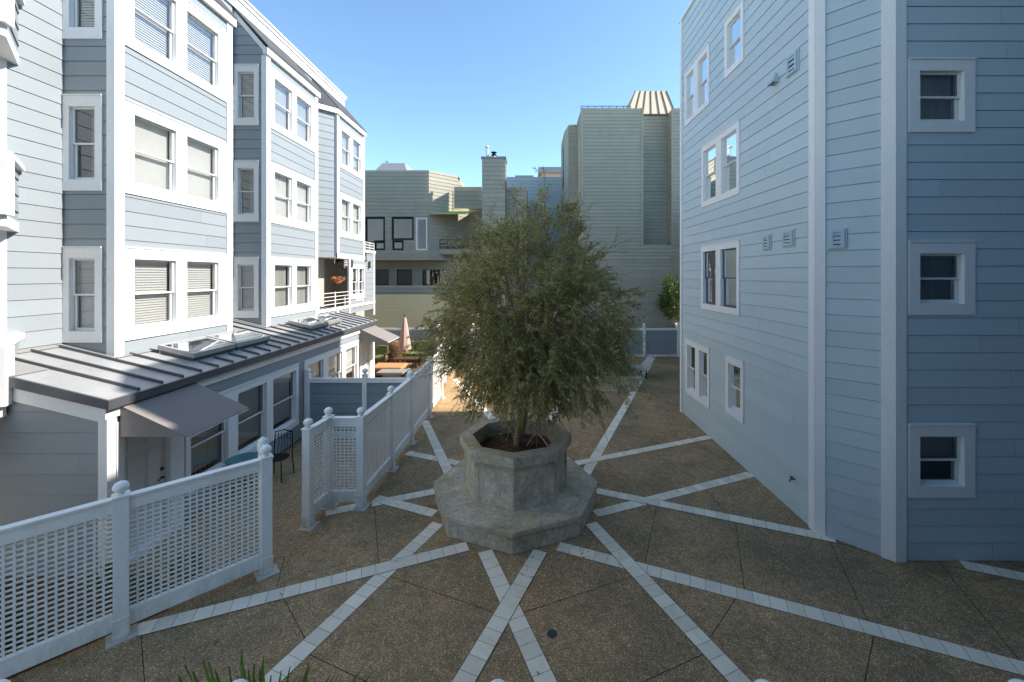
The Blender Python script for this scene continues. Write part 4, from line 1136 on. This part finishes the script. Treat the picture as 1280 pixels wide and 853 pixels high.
# spiky plant, near
SPK = thing('spiky_plant', (-1.9, 2.95, 0), 'spiky green plant with upright sword leaves at the bottom edge of the view', 'plant')
random.seed(21); b_ = MB()
tips_ = [(300.8, 812.6, 2.95), (328.7, 820.6, 2.9), (230, 832, 3.0), (253, 826, 2.95), (351, 839, 2.9), (388, 832.5, 2.95), (362, 834, 3.0), (419, 842, 2.9), (285, 833, 2.9), (310, 838, 3.), (240, 840, 2.9), (268, 838, 3.0), (222, 845, 2.95), (338, 845, 2.9), (376, 846, 3.0), (296, 846, 2.85), (260, 829, 2.9), (402, 850, 2.95), (317, 830, 2.95)]
for i in range(44):
    if i < len(tips_):
        px_, py_, Y_ = tips_[i]; tip = Vector(((px_ - 662) / FP * Y_, Y_, CH - (py_ - 344) * Y_ / FP))
    else: tip = Vector((-1.9 + random.uniform(-.7, .7), 2.95 + random.uniform(-.3, .5), random.uniform(1.1, 1.5)))
    st = Vector((-1.9 + (tip.x + 1.9) * .35, 2.95 + (tip.y - 2.95) * .3 + random.uniform(-.06, .06), .45 + random.random() * .3)); mid = st.lerp(tip, .6) + Vector(((tip.x + 1.9) * -.10, 0, .04))
    a = random.uniform(-.7, .7); s = Vector((math.cos(a), math.sin(a), 0)) * random.uniform(.030, .050)
    pts = bez(st, mid, tip, 8)
    for k in range(8):
        w0 = 1 - (k / 8) ** 2.4; w1 = 1 - ((k + 1) / 8) ** 2.4
        fold = Vector((0, .012, -.004))
        b_.poly([pts[k] - s * w0, pts[k] + fold, pts[k + 1] + fold, pts[k + 1] - s * w1]); b_.poly([pts[k] + fold, pts[k] + s * w0, pts[k + 1] + s * w1, pts[k + 1] + fold])
b_.build('foliage', 'blade_leaf', SPK)
b_ = MB(); b_.tube([(-1.9, 2.95, 0), (-1.9, 2.95, .8)], [.12, .09], 10); b_.build('stem', 'trunk_bark', SPK)

# hanging basket
HB = thing('hanging_basket', (XF + .1, 16.0, 4.2), 'terracotta hanging flower basket under the porch soffit beside the white railing', 'basket')
m = MB(); m.lathe(XF + .1, 16.0, [(.04, 4.07), (.12, 4.12), (.15, 4.2)], 12); m.build('bowl', 'terracotta', HB)
m = MB()
for a in (0, 2.1, 4.2): m.tube([(XF + .1 + .19 * math.cos(a), 16 + .19 * math.sin(a), 4.2), (XF + .1, 16, 4.72), (XF + .1, 16, 5.07)], .006, 4)
m.build('chain', 'black_metal', HB)
random.seed(4); m = MB()
for i in range(260):
    leaf(m, Vector((XF + .1, 16, 4.22)) + Vector((rv().x * .17, rv().y * .2, random.uniform(-.03, .10))), rv(), rv(), .07, .04)
m.build('foliage', 'terracotta', HB)

# ------------------------------------------------------------------ patio furniture
# closed parasol
UM = thing('parasol', (-5.70, 19.0, 0), 'closed dusty pink parasol standing in the sunny patio', 'parasol')
m = MB(); m.tube([(-5.7, 19, 0), (-5.7, 19, 2.52)], .022, 8); m.build('pole', 'wood_dark', UM)
m = MB(); n = 20; prof = [(.03, 2.47), (.07, 2.38), (.12, 2.1), (.16, 1.75), (.20, 1.4), (.24, 1.1), (.23, .98)]
base = 0
for i, (r, z) in enumerate(prof):
    for k in range(n):
        a = 2 * math.pi * k / n; rr = r * (1 + .28 * math.sin(k * math.pi * .8 + i * .25)); m.v.append((-5.7 + rr * math.cos(a), 19 + rr * math.sin(a), z + .04 * math.sin(k * 2.1) * (i > 4)))
for i in range(len(prof) - 1):
    for k in range(n): m.f.append((i * n + k, i * n + (k + 1) % n, (i + 1) * n + (k + 1) % n, (i + 1) * n + k))
m.build('canopy', 'pink_fabric', UM, smooth=True)
m = MB(); m.lathe(-5.7, 19, [(.035, 2.5), (.03, 2.56), (.008, 2.64)], 8); m.build('finial', 'wood_dark', UM)
m = MB(); m.rbox(-5.7, 19, 0, .25, .25, 0, .07, .9); m.build('base', 'stone_grey', UM)
# green sofa
SF = thing('garden_sofa', (-5.9, 21.2, 0), 'dark framed garden sofa with bright green cushions against the back fence', 'sofa')
m = MB()
for x in (-6.75, -5.0):
    m.box(x - .04, x + .04, 20.75, 20.83, 0, .62); m.box(x - .04, x + .04, 21.5, 21.58, 0, .85); m.box(x - .045, x + .045, 20.74, 21.59, .62, .67)
m.box(-6.7, -5.05, 20.8, 21.5, .26, .33); m.box(-6.7, -5.05, 21.5, 21.56, .34, .85); m.build('frame', 'wood_dark', SF)
for i, x in enumerate((-6.66, -5.86)):
    m = MB(); m.box(x, x + .78, 20.78, 21.4, .34, .50); m.build('cushion', 'green_cushion', SF, bevel=.05)
    m = MB(); m.box8([(x, 21.3, .5), (x + .78, 21.3, .5), (x + .78, 21.47, .5), (x, 21.47, .5), (x, 21.36, 1.02), (x + .78, 21.36, 1.02), (x + .78, 21.5, 1.02), (x, 21.5, 1.02)]); m.build('back_cushion', 'green_cushion', SF, bevel=.05)
# wood table
TB = thing('coffee_table', (-5.75, 19.9, 0), 'low dark wooden coffee table in front of the green sofa', 'table')
m = MB()
for i in range(6): m.box(-6.45, -5.3, 19.55 + i * .12, 19.55 + i * .12 + .11, .40, .44)
m.build('tabletop', 'wood_dark', TB)
for x in (-6.4, -5.35):
    for y in (19.6, 20.2):
        m = MB(); m.box(x - .035, x + .035, y - .035, y + .035, 0, .399); m.build('leg', 'wood_dark', TB)
# armchair green with fur throw
AC = thing('garden_armchair', (-7.2, 20.2, 0), 'garden armchair with green cushion left of the low wooden coffee table', 'armchair')
m = MB()
for x in (-7.55, -6.9):
    m.box(x - .03, x + .03, 19.8, 19.86, 0, .6); m.box(x - .03, x + .03, 20.5, 20.56, 0, .8); m.box(x - .04, x + .04, 19.79, 20.57, .6, .64)
m.box(-7.5, -6.95, 19.85, 20.5, .26, .32); m.build('frame', 'wood_dark', AC)
m = MB(); m.box(-7.5, -6.95, 19.82, 20.45, .33, .48); m.build('cushion', 'green_cushion', AC, bevel=.04)
m = MB(); m.box(-7.5, -6.95, 20.4, 20.52, .5, .95); m.build('back_cushion', 'green_cushion', AC, bevel=.04)
random.seed(6); FT = thing('fur_throw', (-6.75, 20.9, 0), 'shaggy brown fur throw heaped over a seat beside the closed parasol', 'throw')
m = MB(); b2 = MB(); b2.lathe(-6.75, 20.9, [(.36, 0), (.40, .4), (.38, .8), (.25, 1.05), (.05, 1.12)], 14, sy=.8); b2.build('drape', 'fur_brown', FT, smooth=True)
for i in range(2600):
    a = random.random() * 6.28; z = random.random() * 1.1; r = .40 if z < .8 else .40 * math.sqrt(max(0, 1 - ((z - .8) / .35) ** 2))
    p = Vector((-6.75 + r * math.cos(a), 20.9 + r * .8 * math.sin(a), z + .02)); leaf(m, p, (Vector((math.cos(a), math.sin(a), -.8)) + rv() * .5).normalized(), rv(), .10, .02)
tag(m.build('fur', 'fur_brown', FT), kind='stuff')
# orange ottoman and stone fire table
OT = thing('garden_ottoman', (-6.2, 18.2, 0), 'low garden daybed with an orange cushion behind the siding fence', 'ottoman')
m = MB(); m.box(-6.85, -5.45, 17.75, 18.75, .1, .30); m.build('frame', 'wood_dark', OT)
m = MB(); m.box(-6.83, -5.47, 17.77, 18.73, .301, .46); m.build('cushion', 'orange_cushion', OT, bevel=.05)
ST = thing('stone_table', (-5.7, 17.1, 0), 'grey stone low table nearest the siding fence in the sunny patio', 'table')
m = MB(); m.box(-6.2, -5.15, 16.8, 17.45, .36, .46); m.build('tabletop', 'stone_grey', ST, bevel=.012)
m = MB(); m.box(-6.0, -5.35, 16.95, 17.3, 0, .36); m.build('base', 'stone_grey', ST)

# bistro chair + table by annex wall
BC = thing('bistro_chair', (-5.45, 9.0, 0), 'black wrought iron bistro chair behind the gate opening by the annex windows', 'chair')
bx, by = gp(343, 590); bx, by = -5.45, 9.0; s = .2
m = MB()
for sx in (-1, 1):
    m.tube([(bx + sx * s, by - s, 0), (bx + sx * s * .9, by - s * .9, .45)], .011, 6)
    m.tube([(bx + sx * s * 1.1, by + s * 1.2, 0), (bx + sx * s, by + s, .45), (bx + sx * s * .95, by + s * 1.15, .92)], .011, 6)
m.tube([(bx - s, by + s * 1.15, .92), (bx, by + s * 1.2, .97), (bx + s, by + s * 1.15, .92)], .012, 6)
m.build('frame', 'black_metal', BC)
m = MB(); m.lathe(bx, by, [(.22, .445), (.225, .46)], 20); m.build('seat', 'black_metal', BC)
m = MB()
for i in range(5): m.tube([(bx - .13 + .065 * i, by + s * 1.03, .5), (bx - .13 + .065 * i + .03, by + s * 1.1, .72), (bx - .13 + .065 * i, by + s * 1.17, .93)], .006, 5)
for k in range(3): m.tube([(bx - .1 + .1 * k + .045 * math.cos(a / 3), by + s * 1.15, .82 + .045 * math.sin(a / 3)) for a in range(0, 20)], .005, 4)
m.build('backrest', 'black_metal', BC)
BT = thing('bistro_table', (-5.74, 8.35, 0), 'small round green topped bistro table under the annex window', 'table')
tx, ty = -5.74, 8.35
m = MB(); m.lathe(tx, ty, [(.30, .70), (.31, .715), (.30, .72)], 24); m.build('tabletop', 'verdigris', BT)
for a in (0, 2.09, 4.19):
    m = MB(); m.tube([(tx + .05 * math.cos(a), ty + .05 * math.sin(a), .69), (tx + .1 * math.cos(a), ty + .1 * math.sin(a), .35), (tx + .26 * math.cos(a), ty + .26 * math.sin(a), 0)], .010, 6); m.build('leg', 'black_metal', BT)
# chaise near right fence
CL = thing('lounge_chair', (4.9, 18.0, 0), 'grey slatted lounge chair with raised back at the right corner of the rear planter', 'lounge chair')
m = MB()
for i in range(9): m.box(4.35, 4.95, 17.6 + i * .11, 17.68 + i * .11, .36, .39)
m.build('seat', 'pad_concrete', CL)
m = MB(); m.bar((4.95, 18.1, .36), (5.3, 18.1, .80), .9, .03, up=(0, 0, 1)); m.build('backrest', 'pad_concrete', CL)
for x, y in ((4.4, 17.65), (4.4, 18.5), (4.95, 17.65), (4.95, 18.5)):
    m = MB(); m.box(x - .02, x + .02, y - .02, y + .02, 0, .359); m.build('leg', 'black_metal', CL)

# ------------------------------------------------------------------ light, sky, camera
EL, AZ = 40.0, 0.3    # sun from +X, a hair toward +Y
w = bpy.data.worlds.new('World'); scn.world = w; w.use_nodes = True; nt = w.node_tree; nt.nodes.clear()
sky = nt.nodes.new('ShaderNodeTexSky'); sky.sky_type = 'NISHITA'; sky.sun_disc = False
sky.sun_elevation = R(EL); sky.sun_rotation = R(90 - AZ); sky.air_density = .8; sky.dust_density = .25; sky.ozone_density = 4.0
bg = nt.nodes.new('ShaderNodeBackground'); bg.inputs['Strength'].default_value = .11
ow = nt.nodes.new('ShaderNodeOutputWorld'); tint = mixc(nt, 1., sky.outputs[0], (.94, .97, .86), 'MULTIPLY'); nt.links.new(tint, bg.inputs['Color']); nt.links.new(bg.outputs[0], ow.inputs['Surface'])
sl = bpy.data.lights.new('sun', 'SUN'); sl.energy = 2.45; sl.angle = R(.53); sl.color = (1, .93, .84)
so = bpy.data.objects.new('sun', sl); COL.objects.link(so)
dirv = Vector((math.cos(R(EL)) * math.cos(R(AZ)), math.cos(R(EL)) * math.sin(R(AZ)), math.sin(R(EL))))
so.rotation_euler = dirv.to_track_quat('Z', 'Y').to_euler(); so.location = (20, 5, 30)
cam = bpy.data.cameras.new('camera'); co = bpy.data.objects.new('camera', cam); COL.objects.link(co)
co.location = (0, 0, CH); co.rotation_euler = (R(90), 0, 0)
cam.sensor_width = 36; cam.lens = 36 * FP / 1280; cam.shift_x = (640 - 662) / 1280; cam.shift_y = -(426.5 - 344) / 1280
cam.clip_start = .1; cam.clip_end = 2000
scn.camera = co
scn.render.resolution_x = 1024; scn.render.resolution_y = 682
vs_ = scn.view_settings; vs_.view_transform = 'Standard'; vs_.look = 'None'; vs_.gamma = 1; vs_.exposure = 1.9
vs_.use_curve_mapping = False
